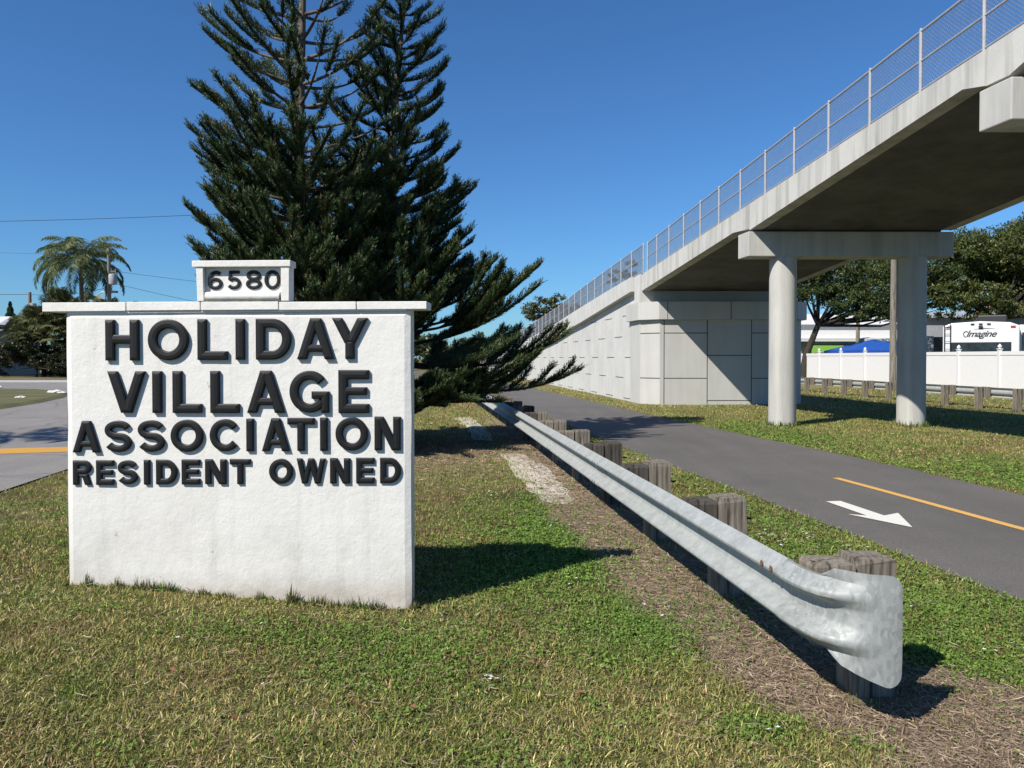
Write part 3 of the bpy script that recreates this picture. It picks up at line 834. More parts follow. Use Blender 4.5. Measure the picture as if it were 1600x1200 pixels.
build('ramp_surface', mb, M['deckc'], wall)
# second, lower step of the coping that begins a third of the way down
mb = MB(); vs = []
for D in (39.3, 45, 52.5, 75, 100):
    z = copz(D); x = WX(D)
    vs += [(x - .06, D, z + .01), (x - .06, D, z - .13), (x + .04, D, z - .13), (x + .04, D, z + .01)]
mb.add(vs, [(4 * i + k_, 4 * i + k_ + 1, 4 * i + k_ + 5, 4 * i + k_ + 4) for i in range(4) for k_ in range(3)] + [(0, 3, 2, 1)])
build('coping_step', mb, M['wallc'], wall)
mb = MB()
for a in (0,):
    D0, D1 = 26.89, 27.49
    z0 = 3.535
    mb.hexa([(WX(D0) - .08, D0, z0), (WX(D0) + .45, D0, z0), (WX(D1) + .45, D1, z0), (WX(D1) - .08, D1, z0), (WX(D0) - .08, D0, topz(D0)), (WX(D0) + .45, D0, topz(D0)), (WX(D1) + .45, D1, topz(D1)), (WX(D1) - .08, D1, topz(D1))])
build('end_block', mb, M['wallc'], wall, bevel=.015)
# staggered joints
mb = MB()
for r_i, (z, D0) in enumerate([(3.17, 28.35), (2.39, 29.55), (1.60, 28.0), (.83, 29.4), (.06, 28.2)]):
    D = D0
    while D < 75:
        if z < copz(D) - .25:
            x0, x1 = WX(D) + .03, WX(D + 1.15) + .03
            mb.hexa([(x0 - .004, D, z), (x0 + .02, D, z), (x1 + .02, D + 1.15, z), (x1 - .004, D + 1.15, z), (x0 - .004, D, z + .028), (x0 + .02, D, z + .028), (x1 + .02, D + 1.15, z + .028), (x1 - .004, D + 1.15, z + .028)])
        D += 2.8
build('joint_line', mb, M['joint'], wall)
mb = MB(); D = 28.0
while D < 75:
    x = WX(D) + .03; zt = copz(D) - .02
    mb.box(x - .002, x + .01, D, D + .008, .0, zt); D += 1.4
build('panel_seam', mb, M['colc'], wall)

# ------------------------------------------------------------------ bridge
br = root('footbridge', (7.5, 18, 0), 'concrete overpass ramp rising to the right on round columns and flat pier caps', 'bridge')
AX0, AX1, AD = 5.15, 9.75, 26.5
# abutment stem: plan with chamfered corners
plan = [(4.51, 27.0), (5.10, AD), (9.72, AD), (10.12, 26.9), (10.12, 28.3), (4.36, 28.3)]
mb = MB(); mb.prism(plan, -.1, 2.93); build('abutment', mb, M['abutc'], br, origin=(7, 26.5, 0))
ab = [o for o in COL.objects if o.name == 'abutment'][0]
capplan = [(4.33, 27.75), (4.42, 26.92), (5.04, 26.36), (9.80, 26.36), (10.30, 26.86), (10.30, 28.4), (4.26, 28.4)]
mb = MB(); mb.prism([(4.28, 27.75), (4.40, 26.86), (5.04, 26.36), (9.80, 26.36), (10.30, 26.86), (10.30, 28.4), (4.2, 28.4)], 2.915, 3.53)
build('abutment_cap', mb, M['abutc'], br, origin=(7, 26.5, 3), bevel=.01)
mb = MB(); mb.prism([(4.95, 26.90), (9.4, 26.90), (9.4, 27.4), (4.95, 27.4)], 3.5, 4.25); build('backwall', mb, M['abutc'], br)
# joints in the abutment face
def jbox(mb, px0, px1, z0, z1, D=AD): mb.box((px0 - 800) / 1200 * D, (px1 - 800) / 1200 * D, D - .004, D + .03, z0, z1)
mb = MB()
for px in (1037.5, 1105, 1174, 1243): mb.box((px - 800) / 1200 * AD - .012, (px - 800) / 1200 * AD + .012, AD - .004, AD + .02, .0, 2.92)
for a, b in ((1037.5, 1105), (1174, 1243)):
    for z in (2.44, .88): jbox(mb, a + .6, b - .6, z, z + .026)
for z in (1.67, .11): jbox(mb, 1105.6, 1173.4, z, z + .026)
for px in (1043, 1142): mb.box((px - 800) / 1200 * 26.36 - .01, (px - 800) / 1200 * 26.36 + .01, 26.356, 26.38, 2.93, 3.52)
# joints round the chamfer
for z in (2.44, .88):
    mb.hexa([(4.507, 26.993, z), (5.095, 26.493, z), (5.11, 26.51, z), (4.52, 27.01, z), (4.507, 26.993, z + .026), (5.095, 26.493, z + .026), (5.11, 26.51, z + .026), (4.52, 27.01, z + .026)])
build('panel_joint', mb, M['joint'], br, origin=(7, 26.5, 0))
# spans: (D far, D near, bottom z far, bottom z near, flat end bits)
SPANS = [
 [(26.86, 3.93), (18.98, 4.676), (18.06, 4.62)],
 [(18.03, 4.585), (10.95, 5.40), (10.52, 5.30)],
 [(10.49, 5.29), (10.08, 5.285), (9.78, 5.38), (4.2, 5.98), (3.4, 5.85)],
 [(3.37, 5.85), (-3.5, 6.45)]]
for si, bt in enumerate(SPANS):
    D0, D1 = bt[0][0], bt[-1][0]
    tops = [D0] + [t[0] for t in TOPZ if D1 < t[0] < D0] + [D1]
    def side(o0, o1, ztopf, name, mat):
        lo = [(D, z) for D, z in bt]; hi = [(D, ztopf(D)) for D in tops][::-1]
        poly = lo + hi; n = len(poly); mb = MB()
        vs = [(WX(D) + o0, D, z) for D, z in poly] + [(WX(D) + o1, D, z) for D, z in poly]
        mb.add(vs, [tuple(range(n)), tuple(range(n, 2 * n))[::-1]] + [(i, n + i, n + (i + 1) % n, (i + 1) % n) for i in range(n)])
        return build(name, mb, mat, br, origin=(WX(D0), D0, bt[0][1]))
    e1 = side(0, .28, topz, 'edge_beam', M['deckc'])
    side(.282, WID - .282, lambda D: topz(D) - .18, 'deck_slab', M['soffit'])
    side(WID - .28, WID, topz, 'edge_beam', M['deckc'])
# small vertical repairs / form marks on the fascia
# pier caps and columns
for pi, (xn, Dn, zb, zt, w) in enumerate([(5.505, 17.95, 3.965, 4.545, 4.83), (6.45, 9.98, 4.68, 5.235, 4.83), (7.27, 2.9, 5.25, 5.80, 4.83)]):
    mb = MB(); th = .58; sk = -.1167
    mb.hexa([(xn, Dn, zb), (xn + w, Dn + .05, zb), (xn + w + sk * th, Dn + th + .05, zb), (xn + sk * th, Dn + th, zb),
             (xn, Dn, zt), (xn + w, Dn + .05, zt), (xn + w + sk * th, Dn + th + .05, zt), (xn + sk * th, Dn + th, zt)])
    build('pier_cap', mb, M['colc'], br, origin=(xn, Dn, zb), bevel=.018)
    mb = MB(); mb.hexa([(xn + .25, Dn + .12, zt), (xn + w - .25, Dn + .16, zt), (xn + w - .3, Dn + .5, zt), (xn + .2, Dn + .46, zt), (xn + .25, Dn + .12, zt + .07), (xn + w - .25, Dn + .16, zt + .07), (xn + w - .3, Dn + .5, zt + .07), (xn + .2, Dn + .46, zt + .07)])
    build('bearing_pad', mb, M['soffit'], br, origin=(xn, Dn, zt))
    for dx in (.955, 4.02):
        cxx, cyy = xn + dx - .03, Dn + .31
        mb = MB(); mb.lathe([(.315, -.1), (.315, .03), (.313, 1.5), (.312, zb - .2), (.312, zb)], cxx, cyy, 48)
        build('column', mb, M['colc'], br, origin=(cxx, cyy, 0), smooth='auto')

# ------------------------------------------------------------------ chain-link fences on the parapets
def fence(name_label, off, Ds, zf, near=True, group=None, hgt=1.03):
    rt = root('chain_link_fence', (WX(Ds[0]) + off, Ds[0], zf(Ds[0])), name_label, 'fence', group)
    def P3(D, h): return Vector((WX(D) + off, D, zf(D) + h))
    for D in Ds:
        mb = MB(); p = P3(D, 0); mb.tube([p, p + Vector((0, 0, hgt))], .027, 10)
        mb.tube([p + Vector((0, 0, hgt)), p + Vector((0, 0, hgt + .03))], [.03, .012], 8)
        q = build('post', mb, M['fencem'], rt, origin=p, smooth='auto')
        b = MB(); b.box(p.x - .06, p.x + .06, p.y - .06, p.y + .06, p.z + .001, p.z + .016)
        build('base_plate', b, M['fencem'], q, origin=p)
    dense = []
    for a, b in zip(Ds[:-1], Ds[1:]):
        dense += [a, a + (b - a) * .5]
    dense.append(Ds[-1])
    for h, r_, nm in ((hgt - .02, .021, 'top_rail'), (hgt * .53, .017, 'middle_rail'), (.10, .014, 'bottom_rail')):
        mb = MB(); mb.tube([P3(D, h) for D in dense], r_, 8); build(nm, mb, M['fencem'], rt, smooth='auto')
    # woven mesh: real crossed wires
    a, b = min(Ds), max(Ds); L = b - a
    st = .066; hh = hgt - .02; lo = .035
    V_, F_ = [], []; r_ = .0029
    k0 = int(L / st) + int(hh / 1.0 / st) + 2
    base = 0
    if a > 26: r_ = .0040
    for sg in (1, -1):
        u = np.arange(-int(hh / st) - 1, int(L / st) + int(hh / st) + 1) * st
        for uu in u:
            s0, s1 = uu, uu + sg * (hh - lo)
            t0, t1 = 0, 1
            # clip to 0..L
            lo_, hi_ = (0 - s0) / (s1 - s0), (L - s0) / (s1 - s0)
            if lo_ > hi_: lo_, hi_ = hi_, lo_
            t0, t1 = max(0, lo_), min(1, hi_)
            if t1 - t0 < .02: continue
            pa = P3(a + s0 + (s1 - s0) * t0, lo + (hh - lo) * t0); pb = P3(a + s0 + (s1 - s0) * t1, lo + (hh - lo) * t1)
            d = (pb - pa).normalized(); sx_ = Vector((1, 0, 0)) * r_; up_ = d.cross(Vector((1, 0, 0))) * r_
            w_ = Vector((.004 * sg, 0, 0))
            for p in (pa, pb):
                V_ += [tuple(p + w_ + sx_), tuple(p + w_ - sx_ * .5 + up_ * .87), tuple(p + w_ - sx_ * .5 - up_ * .87)]
            F_ += [(base, base + 1, base + 4, base + 3), (base + 1, base + 2, base + 5, base + 4), (base + 2, base, base + 3, base + 5)]
            base += 6
    build_np('wire_mesh', V_, F_, M['wire'], rt, per=4)
    # tie rods twisting up each post look like a bright braid
    return rt
nearD = [26.55, 25.5] + [10.7 + 1.355 * k for k in range(10, -1, -1)] + [9.34, 7.98, 6.6, 5.2, 3.9, 2.5]
nearD = sorted(set(nearD), reverse=True)
fence('aluminium chain-link fence along the near edge of the rising bridge deck', .12, nearD, topz)
appD = [26.75 + 1.5 * k for k in range(0, 28)]
fence('chain-link fence on the ramp parapet above the retaining wall', .03, appD, topz)
fence('chain-link fence along the far edge of the bridge deck', WID - .12, nearD, topz)
fence('chain-link fence on the far parapet of the ramp', WID - .03, appD, topz)

# ------------------------------------------------------------------ white vinyl fence
vf = root('vinyl_fence', (20, 30, 0), 'white vinyl privacy fence with pointed post caps behind the far guardrail', 'fence')
def VX(D): return 22.9 - .1 * D
PDs = [21.4 + 2.44 * k for k in range(0, 18)]
for i, D in enumerate(PDs):
    x = VX(D); mb = MB(); mb.box(x - .064, x + .064, D - .064, D + .064, -.1, 1.94)
    p = build('post', mb, M['vinyl'], vf, origin=(x, D, 0))
    mb = MB(); mb.box(x - .085, x + .085, D - .085, D + .085, 1.94, 1.975)
    mb.lathe([(.055, 1.975), (.04, 2.0), (.075, 2.03), (.085, 2.06), (.05, 2.11), (.004, 2.17)], x, D, 12)
    build('cap', mb, M['vinyl'], p, origin=(x, D, 1.94))
    if i < len(PDs) - 1:
        E2 = PDs[i + 1]; x2 = VX(E2)
        for nm, z0, z1, t in (('rail', 1.71, 1.86, .04), ('rail', .06, .21, .04), ('panel', .21, 1.71, .018)):
            mb = MB()
            mb.hexa([(x - t, D + .066, z0), (x + t, D + .066, z0), (x2 + t, E2 - .066, z0), (x2 - t, E2 - .066, z0), (x - t, D + .066, z1), (x + t, D + .066, z1), (x2 + t, E2 - .066, z1), (x2 - t, E2 - .066, z1)])
            build(nm, mb, M['vinyl'], vf, origin=(x, D, z0))

# ------------------------------------------------------------------ travel trailer
tr = root('travel_trailer', (21.5, 36, 0), 'white travel trailer lettered Imagine with rear ladder, parked behind the white fence', 'trailer')
TX0, TX1, TY0, TY1 = 20.0, 23.0, 35.0, 42.5
prof = [(TX0, .7), (TX1, .7), (TX1, 3.05), (TX1 - .35, 3.20), ((TX0 + TX1) / 2, 3.27), (TX0 + .35, 3.20), (TX0, 3.05)]
mb = MB(); n = len(prof)
mb.add([(x, TY0, z) for x, z in prof] + [(x, TY1, z) for x, z in prof], [tuple(range(n)), tuple(range(n, 2 * n))[::-1]] + [(i, n + i, n + (i + 1) % n, (i + 1) % n) for i in range(n)])
build('body', mb, M['trailer'], tr, bevel=.05)
mb = MB(); mb.box(TX0 + .35, TX1 - .35, TY0 - .012, TY0 + .02, 1.6, 2.27); w_ = build('rear_window', mb, M['glass'], tr, bevel=.012)
mb = MB(); mb.box(TX0 + .31, TX1 - .31, TY0 - .006, TY0 + .01, 1.56, 2.31); build('window_frame', mb, M['black'], w_)
mb = MB()
for x in (TX0 + .06, TX0 + .30): mb.tube([(x, TY0 - .09, 1.0), (x, TY0 - .09, 3.15), (x, TY0 + .25, 3.30)], .016, 8)
for z in (1.3, 1.65, 2.0, 2.35, 2.7, 3.0): mb.tube([(TX0 + .06, TY0 - .09, z), (TX0 + .30, TY0 - .09, z)], .014, 6)
build('ladder', mb, M['black'], tr)
for x, z in ((TX0 + .22, 3.02), (TX1 - .25, 3.0)):
    mb = MB(); mb.box(x - .09, x + .09, TY0 - .03, TY0 + .02, z - .04, z + .04); build('marker_light', mb, M['red'], tr, origin=(x, TY0, z))
for dx in (-.32, 0, .32):
    mb = MB(); mb.box(21.5 + dx - .07, 21.5 + dx + .07, TY0 - .03, TY0 + .02, 3.1, 3.17); build('marker_light', mb, M['black'], tr, origin=(21.5 + dx, TY0, 3.1))
mb = MB(); mb.box(21.42, 21.58, TY0 - .07, TY0 + .02, 2.95, 3.06); build('camera', mb, M['black'], tr)
mb = MB(); mb.box(21.4, 22.6, 36.6, 37.9, 3.24, 3.62); build('roof_unit', mb, M['black'], tr, bevel=.06)
mb = MB(); mb.box(23.02, 23.9, 35.5, 41.5, .8, 3.1); q = build('slide_out', mb, M['trailer'], tr)
mb = MB(); mb.box(23.12, 23.5, 35.48, 35.6, 1.2, 2.75); build('dark_panel', mb, M['glass'], q)
def text_mesh(name, txt, size, loc, mat, parent, shear=.35, off=.01, width=None):
    c = bpy.data.curves.new(name, 'FONT'); c.body = txt; c.size = size; c.shear = shear; c.extrude = .006; c.offset = off; c.align_x = 'CENTER'; c.space_character = .92
    o = bpy.data.objects.new('tmp', c); COL.objects.link(o); bpy.context.view_layer.update()
    me = bpy.data.meshes.new_from_object(o.evaluated_get(bpy.context.evaluated_depsgraph_get()))
    bpy.data.objects.remove(o); bpy.data.curves.remove(c)
    mb = MB(); s_ = 1
    if width:
        xs = [v.co.x for v in me.vertices]; s_ = width / (max(xs) - min(xs))
    mb.add([(v.co.x * s_ + loc[0], loc[1] - v.co.z, v.co.y + loc[2]) for v in me.vertices], [tuple(p.vertices)[::-1] for p in me.polygons])
    bpy.data.meshes.remove(me)
    return build(name, mb, mat, parent, origin=loc)
lt = text_mesh('lettering', 'Imagine', .42, (21.50, TY0 - .008, 2.56), M['black'], tr, .45, .004, 1.20)
mb = MB()
mb.tube([(20.98 + .10 * math.cos(a) - .05, TY0 - .01, 2.68 + .13 * math.sin(a)) for a in np.linspace(.8, 4.6, 14)], .018, 5)
mb.tube([(21.25, TY0 - .01, 2.90), (21.6, TY0 - .01, 2.94), (22.05, TY0 - .01, 2.93)], [.004, .014, .003], 5)
build('swoosh', mb, M['black'], lt)
for D in (38.5, 39.5):
    mb = MB(); mb.tube([(TX0 + .05, D, .38), (TX0 + .3, D, .38)], .38, 20); build('wheel', mb, M['black'], tr, origin=(TX0 + .1, D, .38), smooth='auto')

tr.rotation_euler.z = -R(30); tr.location.x += .42
# ------------------------------------------------------------------ blue canopy tent
ct = root('canopy_tent', (21.8, 46.5, 0), 'bright blue pop-up canopy tent behind the white fence', 'tent')
mb = MB(); x0, x1, y0, y1, ze, zp = 19.75, 24.0, 44.5, 48.6, 2.02, 2.68
apex = [((x0 + x1) / 2 - .1, (y0 + y1) / 2, zp)]
mb.add([(x0, y0, ze), (x1, y0, ze), (x1, y1, ze), (x0, y1, ze), (21.6, 46.2, zp), (22.1, 46.8, zp + .02)], [(0, 1, 5, 4), (1, 2, 5), (2, 3, 4, 5), (3, 0, 4)])
mb.add([(x0, y0, ze - .2), (x1, y0, ze - .2), (x1, y1, ze - .2), (x0, y1, ze - .2), (x0, y0, ze), (x1, y0, ze), (x1, y1, ze), (x0, y1, ze)], [(0, 1, 5, 4), (1, 2, 6, 5), (2, 3, 7, 6), (3, 0, 4, 7)])
build('cover', mb, M['blue'], ct, solid=.02)
for x in (x0 + .05, x1 - .05):
    for y in (y0 + .05, y1 - .05):
        mb = MB(); mb.box(x - .03, x + .03, y - .03, y + .03, 0, ze - .01); build('leg', mb, M['vinyl'], ct, origin=(x, y, 0))

# ------------------------------------------------------------------ buildings behind the fence
hb = root('white_building', (24, 62, 0), 'long white building with a grey awning roof behind the white fence', 'building')
def bx(name, mat, parent, *a, bevel=0, **k):
    mb = MB(); mb.box(*a); return build(name, mb, M[mat], parent, bevel=bevel, **k)
wl = bx('wall', 'siding', hb, 20.5, 30.0, 58, 66, 0, 4.1)
bx('eave', 'grey', wl, 20.3, 31.6, 56.6, 57.98, 2.62, 2.84)
bx('fascia', 'siding', wl, 20.2, 31.7, 56.45, 56.59, 2.80, 2.96)
mb = MB(); mb.add([(20.2, 56.5, 3.0), (31.7, 56.5, 3.0), (31.0, 58.0, 3.2), (20.4, 58.0, 3.2)], [(0, 1, 2, 3)]); build('awning', mb, M['siding'], hb, solid=.05)
mb = MB(); mb.hexa([(20.2, 57.7, 4.1), (30.4, 57.7, 4.1), (30.4, 66.5, 4.1), (20.2, 66.5, 4.1), (22, 61, 5.1), (29, 61, 4.9), (29, 63, 4.9), (22, 63, 4.9)]); build('roof', mb, M['siding'], hb)
for x0_, x1_ in ((22.0, 24.3), (24.75, 27.4)):
    g = bx('shutter', 'green', hb, x0_, x1_, 56.3, 56.4, .5, 2.5)
g2 = root('grey_building', (34, 60, 0), 'grey sided building with white corner trim between the columns and the trailer', 'building')
bx('wall', 'grey', g2, 30.4, 41.5, 58, 66, 0, 4.6)
bx('corner_trim', 'siding', g2, 30.2, 30.39, 57.9, 58.3, 0, 4.7)
bx('corner_trim', 'siding', g2, 34.8, 35.1, 57.85, 57.99, 0, 4.6)
bx('awning', 'siding', g2, 33.6, 37.2, 56.6, 57.84, 2.7, 2.85)
mb = MB(); mb.hexa([(30.1, 57.6, 4.61), (41.9, 57.6, 4.61), (41.9, 66.4, 4.61), (30.1, 66.4, 4.61), (32, 61, 5.2), (40, 61, 5.2), (40, 63, 5.2), (32, 63, 5.2)]); build('roof', mb, M['roofg'], g2)
bx('dark_doorway', 'black', g2, 34.4, 36.6, 57.9, 57.98, .2, 2.5) if False else None
sh = root('dark_shed', (26, 48, 0), 'dark shed wall with a greenish screen beside the trailer', 'shed')
bx('wall', 'black', sh, 26.3, 28.6, 48, 50, 0, 2.9)
bx('screen', 'roofg', sh, 25.3, 26.28, 47.9, 48.1, 0, 2.95)
h3 = root('tile_roof_house', (54, 75, 0), 'house with a terracotta tile roof beyond the trailer', 'house')
bx('wall', 'siding', h3, 44.0, 60, 70, 80, 0, 4.6)
mb = MB(); mb.hexa([(43.3, 69, 4.6), (61, 69, 4.6), (61, 81, 4.6), (43.3, 81, 4.6), (48, 74, 7.1), (58, 74, 7.1), (58, 76, 7.1), (48, 76, 7.1)]); build('roof', mb, M['tile'], h3)
h4 = root('tile_roof_house', (33, 92, 0), 'house with a red tile roof showing under the oak branches', 'house')
bx('wall', 'siding', h4, 36, 45, 88, 98, 0, 4.6)
mb = MB(); mb.hexa([(35.4, 87, 4.6), (45.6, 87, 4.6), (45.6, 99, 4.6), (35.4, 99, 4.6), (38, 92, 6.2), (43, 92, 6.2), (43, 94, 6.2), (38, 94, 6.2)]); build('roof', mb, M['tile'], h4)
tk = root('parked_pickup', (21.4, 50, 0), 'pinkish car roof just showing over the left end of the white fence', 'car')
mb = MB(); pr = [(.0, .35), (4.4, .35), (4.4, 1.0), (3.4, 1.12), (2.9, 1.9), (1.3, 1.95), (.7, 1.2), (0, 1.05)]
n = len(pr); mb.add([(19.0 + a, 50, z) for a, z in pr] + [(19.0 + a, 51.8, z) for a, z in pr], [tuple(range(n)), tuple(range(n, 2 * n))[::-1]] + [(i, n + i, n + (i + 1) % n, (i + 1) % n) for i in range(n)])
build('body', mb, simple('faded_car_paint', (.45, .22, .19), .4), tk, bevel=.06)
for x in (19.8, 22.6):
    mb = MB(); mb.tube([(x, 49.95, .36), (x, 50.2, .36)], .36, 20); build('wheel', mb, M['black'], tk, origin=(x, 50, .36), smooth='auto')

# poles
def pole(loc, h, r, label, arms=(), extra=None):
    o = root('utility_pole', loc, label, 'pole'); mb = MB(); x, y, _ = loc
    mb.tube([(x, y, -.2), (x, y, h * .5), (x, y, h)], [r, r * .9, r * .75], 12); build('pole_shaft', mb, M['polewood'], o, smooth='auto')
    for z, L in arms:
        mb = MB(); mb.box(x - L / 2, x + L / 2, y - .06, y + .06, z - .06, z + .06); a = build('crossarm', mb, M['polewood'], o, origin=(x, y, z))
        for dx in (-.45, 0, .45):
            b = MB(); b.lathe([(.03, z + .061), (.05, z + .10), (.035, z + .16), (.05, z + .2)], x + dx * L, y, 8); build('insulator', b, M['roofg'], a, origin=(x + dx * L, y, z))
    return o
pole((18.55, 37.4, 0), 11, .16, 'tall grey wooden pole standing just left of the right bridge column')
pole((25.2, 56.0, 0), 5.0, .16, 'short grey post in front of the white building')
p1 = pole((-30.9, 59, 0), 10.0, .17, 'wooden utility pole with a grey transformer can, in front of the palm fronds', ((8.2, 1.1),))
mb = MB(); mb.lathe([(.05, 7.15), (.28, 7.2), (.30, 7.3), (.30, 7.9), (.25, 7.98), (.04, 8.02)], -30.45, 58.7, 16); build('transformer', mb, M['roofg'], p1, smooth='auto')
p2 = pole((-46.4, 74, 0), 7.9, .2, 'wooden utility pole far left above the palmetto', ())
mb = MB(); mb.lathe([(.05, 6.1), (.28, 6.15), (.30, 6.8), (.05, 6.9)], -45.9, 73.7, 12); build('transformer', mb, M['roofg'], p2, smooth='auto')
def cable(a, b, sag, r, label):
    a, b = Vector(a), Vector(b); mb = MB(); pts = []
    for i in range(25):
        t = i / 24; p = a.lerp(b, t); p.z -= sag * 4 * t * (1 - t); pts.append(p)
    mb.tube(pts, r, 5); return tag(build('power_line', mb, M['cable'], origin=a), label, 'cable')
cable((-48, 58, 11.75), (-6, 72, 16.5), .5, .022, 'topmost power line crossing the sky above the palm and into the pines')
cable((-60, 74, 7.95), (-46.4, 74, 7.7), .1, .03, 'power line running left from the far utility pole')
cable((-46.4, 74, 7.7), (-30.9, 59, 7.0), .3, .02, 'power line between the two utility poles behind the palm')
cable((-30.9, 59, 8.3), (-2, 66, 6.5), .5, .014, 'thin upper wire sloping down right from the transformer pole')
cable((-30.9, 59, 7.4), (-19, 66, 5.0), .2, .014, 'thin lower wire dropping right from the transformer pole')
cable((-60, 70, 12.2), (-30.9, 59, 9.6), .4, .012, 'faint wire reaching the transformer pole top from the left')
# street-light arm seen right of palm trunk
sl_ = root('street_light', (-38.2, 70.5, 0), 'small street light showing beside the palm trunk', 'lamp')
mb = MB(); mb.tube([(-38.2, 70.5, 0), (-38.2, 70.5, 7.2), (-37.6, 70.5, 7.6), (-36.6, 70.5, 7.65)], .05, 6); build('arm', mb, M['fencem'], sl_)
mb = MB(); mb.box(-36.9, -36.2, 70.3, 70.7, 7.55, 7.72); build('lamp_head', mb, M['black'], sl_)

# house, lattice on the far left
hs = root('bungalow', (-52, 66, 0), 'low bungalow with white roof edge at the far left', 'house')
bx('wall', 'lattice', hs, -62, -45.5, 66, 74, 0, 4.0)
bx('roof_edge', 'siding', hs, -64, -43.2, 64.3, 64.6, 4.55, 4.8)
mb = MB(); mb.hexa([(-64, 64.6, 4.4), (-43.2, 64.6, 4.4), (-43.2, 76, 4.4), (-64, 76, 4.4), (-62, 69, 5.3), (-45, 69, 5.3), (-45, 71, 5.3), (-62, 71, 5.3)]); build('roof', mb, M['siding'], hs)
for k in range(7): bx('roof_slat', 'siding', hs, -44.9 + .0 * k - 1.1 - 1.9 * k, -43.6 - 1.9 * k - .5, 63.8, 64.2, 4.0, 4.18)
bx('shade_band', 'black', hs, -60, -45.6, 65.8, 65.95, 2.7, 3.9)
lf = root('lattice_screen', (-44, 62, 0), 'pale wooden lattice screen below the bungalow roof', 'screen')
for x in (-43.4, -48.8):
    bx('post', 'siding', lf, x - .07, x + .07, 61.9, 62.05, 0, 2.9, origin=(x, 62, 0))
mb = MB()
for k in range(-14, 30):
    u = k * .28; a0, a1 = max(0, -u), min(2.7, 5.2 - u)
    if a1 > a0:
        for sg, yy_ in ((1, 61.93), (-1, 61.97)):
            X = lambda t: (-48.7 + u + t) if sg > 0 else (-43.5 - u - t)
            mb.add([(X(a0), yy_, .1 + a0), (X(a0) + .07, yy_, .1 + a0), (X(a1) + .07, yy_, .1 + a1), (X(a1), yy_, .1 + a1)], [(0, 1, 2, 3)])
build('lattice', mb, M['lattice'], lf, solid=.012)
# white rocks
def rock(x, y, r, label, z=0):
    mb = MB(); r_ = random.Random(int(x * 100)); vs = []
    for j in range(5):
        a = PI / 2 * j / 4
        for k in range(10): 
            t = 2 * PI * k / 10; q = r * (1 + r_.uniform(-.2, .2)); vs.append((x + q * 1.4 * math.cos(a) * math.cos(t), y + q * math.cos(a) * math.sin(t), z + q * .55 * math.sin(a)))
    mb.add(vs, [(j * 10 + k, j * 10 + (k + 1) % 10, (j + 1) * 10 + (k + 1) % 10, (j + 1) * 10 + k) for j in range(4) for k in range(10)] + [tuple(range(40, 50))])
    return tag(build('limestone_rock', mb, M['rock'], origin=(x, y, z)), label, 'rock', 'rocks on the verges')
rock(-20.0, 33.6, .25, 'larger of the two white rocks at the right end of the grass island', .05)
rock(-19.5, 33.2, .17, 'smaller white rock next to the larger one on the grass island', .05)
rock(-18.7, 29.2, .19, 'lone white rock in the middle of the grass island', .05)
rock(-26.0, 38.4, .36, 'flat white rock at the left frame edge on the island kerb', .05)
rock(-42.5, 55.5, .6, 'white rock below the lattice screen')

# ------------------------------------------------------------------ vegetation builders
def norm(a): return a / np.maximum(1e-9, np.linalg.norm(a, axis=-1, keepdims=True))

def needles_along(P, T, L, rnd, per=9, nl=.062, nw=.010, flare=.85):
    """P (n,3) start, T (n,3) unit dir, L (n,) length of each branchlet -> triangles, needles swept forward"""
    n = len(P)
    a = rnd.random((n, per)) * 2 * PI
    s = (np.arange(per)[None, :] + rnd.random((n, per))) / per
    up = np.tile(np.array([0, 0, 1.0]), (n, 1)) + 1e-3
    A = norm(np.cross(T, up)); B = norm(np.cross(A, T))
    base = P[:, None, :] + T[:, None, :] * (L[:, None] * s)[..., None]
    rad = A[:, None, :] * np.cos(a)[..., None] + B[:, None, :] * np.sin(a)[..., None]
    d = norm(T[:, None, :] * .9 + rad * flare * (1 - .35 * s)[..., None] + np.array([0, 0, .18]))
    ln = nl * (.75 + .5 * rnd.random((n, per)))
    side = norm(np.cross(d, rnd.normal(size=d.shape))) * (nw / 2)
    v0 = base - side; v1 = base + side; v2 = base + d * ln[..., None]
    V = np.stack([v0, v1, v2], 2).reshape(-1, 3)
    return V

